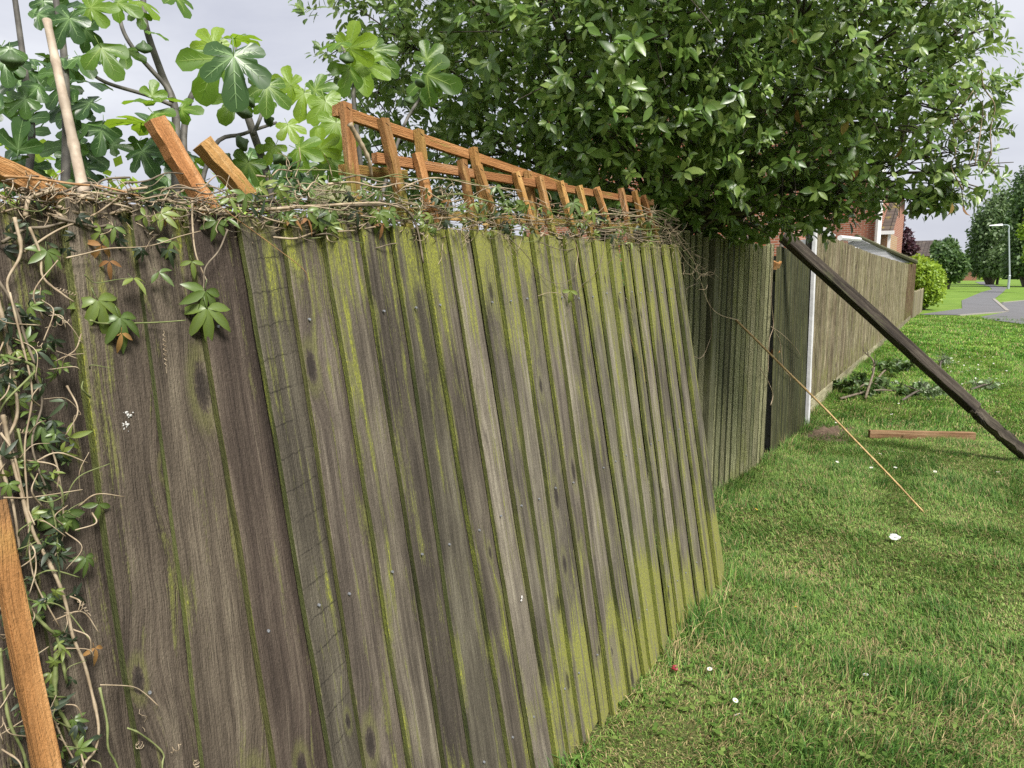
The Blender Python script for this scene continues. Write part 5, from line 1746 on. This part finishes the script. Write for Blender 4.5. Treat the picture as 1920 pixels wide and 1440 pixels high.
# ================================================================== GRASS
def grass(name, n, sampler, hmin, hmax, wmin, wmax, seed):
    rg = np.random.default_rng(seed)
    x, y = sampler(n, rg)
    # patches: lush, dry, trampled
    def fld(x, y, s, p):
        gq = np.random.default_rng(900 + p)
        tab = gq.uniform(-1, 1, (64, 64))
        fx, fy = x * s * .45 + 31 * p, y * s * .45 + 17 * p
        ix, iy = np.floor(fx).astype(int), np.floor(fy).astype(int)
        ux, uy = fx - ix, fy - iy
        ux, uy = ux * ux * (3 - 2 * ux), uy * uy * (3 - 2 * uy)
        q = lambda a, b: tab[a % 64, b % 64]
        return (q(ix, iy) * (1 - ux) + q(ix + 1, iy) * ux) * (1 - uy) + (q(ix, iy + 1) * (1 - ux) + q(ix + 1, iy + 1) * ux) * uy
    lush = fld(x, y, 2.2, 1) * .6 + fld(x, y, 8.5, 2) * .8 + fld(x, y, 26, 3) * .5
    dryf = fld(x, y, 3.4, 4) * .6 + fld(x, y, 11, 5) * .8
    h = rg.uniform(hmin, hmax, n) * (1 + .85 * np.clip(lush, -.7, 1.2))
    wd_ = rg.uniform(wmin, wmax, n)
    az = rg.uniform(0, 2 * math.pi, n) + .6 * fld(x, y, 4, 7)
    lean = np.abs(rg.normal(1.05, .55, n)) + .35 * (dryf > .25)
    flow = np.stack([np.cos(fld(x, y, 2.6, 9) * 5), np.sin(fld(x, y, 2.6, 9) * 5)], 1)
    dx = np.cos(az) * .7 + flow[:, 0] * .6
    dy = np.sin(az) * .7 + flow[:, 1] * .6
    nn = np.sqrt(dx * dx + dy * dy) + 1e-6
    dx, dy = dx / nn, dy / nn
    sx_, sy_ = -dy, dx
    tw = rg.uniform(-1, 1, n)
    sx2, sy2 = sx_ + dx * tw, sy_ + dy * tw
    z0 = G(y)
    l1 = h * .5
    p0 = np.stack([x, y, z0], 1)
    s1 = np.sin(lean * .45)
    p1 = p0 + np.stack([dx * l1 * s1, dy * l1 * s1, l1 * np.cos(lean * .45)], 1)
    s2 = np.sin(np.minimum(lean * 1.25, 1.9))
    p2 = p1 + np.stack([dx * l1 * s2, dy * l1 * s2, l1 * np.cos(np.minimum(lean * 1.25, 1.9))], 1)
    p2[:, 2] = np.maximum(p2[:, 2], z0 + .004)
    side = np.stack([sx2, sy2, np.zeros(n)], 1) * (wd_ / 2)[:, None]
    V = np.stack([p0 - side, p0 + side, p1 - side * .85, p1 + side * .85, p2], 1).reshape(-1, 3)
    b = (np.arange(n) * 5)[:, None]
    Fc = np.concatenate([b + [0, 1, 3], b + [0, 3, 2], b + [2, 3, 4]], 1).reshape(-1, 3)
    g0, g1, g2 = np.array([.044, .125, .020]), np.array([.130, .260, .044]), np.array([.285, .395, .095])
    t = np.clip(.45 - .32 * lush + rg.normal(0, .33, n), 0, 1)[:, None]
    c = np.where(t < .5, g0 + (g1 - g0) * t * 2, g1 + (g2 - g1) * (t - .5) * 2)
    farm = np.clip((y - 6) / 7, 0, 1)[:, None]
    c = c * (1 - farm) + (c * np.array([1.15, 1.25, .8])) * farm
    pd = .16 + .22 * np.clip(dryf * 1.6, 0, 1) * np.clip(1.3 - y / 9, .1, 1)
    isd = rg.random(n) < pd
    straw = np.array([.43, .345, .165]) * rg.uniform(.55, 1.15, n)[:, None]
    c = np.where(isd[:, None], straw, c) * rg.uniform(.75, 1.2, n)[:, None]
    C5 = np.repeat(c, 5, 0)
    C5 = C5.reshape(n, 5, 3)
    C5[:, 4] *= 1.12
    o = link(name, mesh(name, V, Fc, M_grass, None, False, col=C5.reshape(-1, 3)))
    return o
def wedge(y0, y1, pow_=1.0):
    def s(n, rg):
        X, Y = [], []
        m = 0
        while m < n:
            y_ = y0 + (y1 - y0) * rg.random(n) ** pow_
            lim = np.interp(y_, [0, 3.4, 3.41, 8, 30], [-.98, -.955, -1.46, -1.44, -2.0])
            # right border of what the photograph can see, with a margin
            rgt = .10 * y_ + .55
            x_ = lim + (rgt - lim) * rg.random(n)
            ok = ~(((x_ - sc[0]) / .30) ** 2 + ((y_ - sc[1]) / .30) ** 2 < rg.uniform(.35, 1.2, n))
            X.append(x_[ok])
            Y.append(y_[ok])
            m += ok.sum()
        return np.concatenate(X)[:n], np.concatenate(Y)[:n]
    return s
gr = [grass('grass', 95000, wedge(1.2, 3.6), .016, .062, .0016, .0036, 1),
      grass('grass', 200000, wedge(3.4, 8.0), .025, .060, .0020, .0040, 2),
      grass('grass', 110000, wedge(7.8, 16.0), .030, .065, .004, .008, 3),
      grass('grass', 60000, wedge(15.5, 31.0), .035, .07, .010, .018, 4)]
# a longer fringe along the foot of the fences
def fringe(n, rg):
    y_ = rg.uniform(1.0, 22.0, n)
    lim = np.interp(y_, [0, 3.4, 3.41, 7.6, 8.5, 28.6], [-.955, -.935, -1.42, -1.36, -1.48, -1.93])
    return lim + np.abs(rg.normal(0, .05, n)), y_
def right_side(n, rg):
    y_ = .2 + 17.8 * rg.random(n) ** 1.6
    return .10 * y_ + .5 + rg.random(n) ** 1.3 * 4.0, y_
def near_foot(n, rg):
    return rg.uniform(-.97, .7, n), rg.uniform(-.4, 1.25, n)
gr.append(grass('grass', 80000, right_side, .03, .065, .003, .006, 6))
gr.append(grass('grass', 25000, near_foot, .02, .06, .0018, .0036, 7))
gr.append(grass('grass', 16000, fringe, .05, .12, .002, .0042, 5))
for o, lab in zip(gr, ('short trampled lawn grass in the foreground', 'lawn grass around the leaning cane', 'bright lawn grass beside the long fence', 'far lawn grass before the road', 'lawn grass along the right side of the green', 'lawn grass at the viewer\'s feet beside the leaning fence', 'longer grass fringing the foot of the fences')):
    tag(o, lab, 'grass')
    o['kind'] = 'stuff'
# broad-leaved weeds flat in the turf: clover, plantain and daisy rosettes
nw = 1500
xw, yw = wedge(1.2, 5.5)(nw, rng)
pos, tipw, szs = [], [], []
for x, y in zip(xw, yw):
    for j in range(rng.integers(2, 5)):
        a = rng.uniform(0, 6.28)
        pos.append((x + rng.normal(0, .008), y + rng.normal(0, .008), rng.uniform(.012, .035)))
        tipw.append((math.cos(a), math.sin(a), rng.uniform(-.1, .35)))
        szs.append(rng.uniform(.012, .030))
pos, tipw, szs = np.array(pos), np.array(tipw), np.array(szs)
v, f = bulk(pos, frames(rdir(len(pos)) * .35 + [0, 0, 1], tipw), szs, OV_V * [1.3, 1, 1], OV_F)
L_weed = leaf_material('weed_leaf', (.07, .13, .025), (.11, .19, .035), (.18, .25, .06), .7, .25, spec=.2)
wd = link('clover', mesh('clover', v, f, L_weed, None, True, att={'var': np.repeat(rng.uniform(0, .97, len(pos)), len(OV_V))}))
tag(wd, 'clover and daisy leaves flat in the lawn', 'weeds')
wd['kind'] = 'stuff'
# daisies
def daisy_mesh():
    V, f, mi = [], [], []
    n_ = 13
    for i_ in range(n_):
        a = i_ * 2 * math.pi / n_
        b = len(V)
        for r_, da in ((.25, -.12), (1.0, -.17), (1.05, .0), (1.0, .17), (.25, .12)):
            V.append((math.cos(a + da) * r_, math.sin(a + da) * r_, .12 * r_))
        f.append(tuple(range(b, b + 5)))
        mi.append(0)
    b = len(V)
    for i_ in range(8):
        a = i_ * math.pi / 4
        V.append((math.cos(a) * .36, math.sin(a) * .36, .10))
    V.append((0, 0, .26))
    for i_ in range(8):
        f.append((b + i_, b + (i_ + 1) % 8, b + 8))
        mi.append(1)
    sv_, sf_ = tube([(0, 0, .06), (.1, 0, -1.2), (.15, .1, -3.4)], [.08, .07, .07], 4)
    b = len(V)
    V += [tuple(p) for p in sv_]
    f += [tuple(i_ + b for i_ in q_) for q_ in sf_]
    mi += [2] * len(sf_)
    return mesh('daisy', V, f, [M_paper, plain('daisy_yellow', (.55, .38, .03), .7), M_stem_g], mi)
DM = daisy_mesh()
def daisy(x, y, label, grp, r=.0085, z=.034):
    o = bpy.data.objects.new('daisy', DM)
    COL.objects.link(o)
    o.location = (x, y, float(G(y)) + z)
    o.scale = (r, r, r)
    o.rotation_euler = (rng.normal(0, .3), rng.normal(0, .3), rng.uniform(0, 6))
    tag(o, label, 'daisy', grp)
for (px, py, lab) in ((1622, 1281, 'open white daisy alone in the right foreground grass'), (1378, 1330, 'lower of two white daisies in the foreground near the fence foot'), (1382, 1357, 'lowest white daisy in the foreground near the fence foot'), (1330, 1270, 'white daisy just right of the red wrapper')):
    g_ = onground(px, py)
    daisy(g_[0], g_[1], lab, None, .0095)
for k in range(90):
    if k < 60:
        g_ = onground(rng.uniform(1770, 1880), rng.uniform(672, 730))
    else:
        g_ = onground(rng.uniform(1560, 1900), rng.uniform(640, 900))
    daisy(g_[0], g_[1], 'tiny white daisy dotting the bright lawn beyond the dark post' if k < 60 else 'tiny white daisy scattered in the middle of the lawn', 'daisies on the bright lawn' if k < 60 else 'daisies scattered over the lawn', .012, .055)
# fallen yellow leaves
ym = mesh('fallen_leaf', OV_V, OV_F, plain('yellow_leaf', (.55, .34, .04), .6, .3, 0, .2, 60), None, True)
for (px, py, lab) in ((1420, 968, 'small yellow fallen leaf in the grass nearest the fence end'), (1491, 1152, 'yellow fallen leaf in the middle of the foreground lawn'), (1535, 920, 'orange yellow fallen leaf on the lawn below the cane')):
    g_ = onground(px, py)
    o = link('fallen_leaf', ym, None, (g_[0], g_[1], .04))
    o.scale = (.028,) * 3
    o.rotation_euler = (.3, .2, rng.uniform(0, 6))
    tag(o, lab, 'leaf')
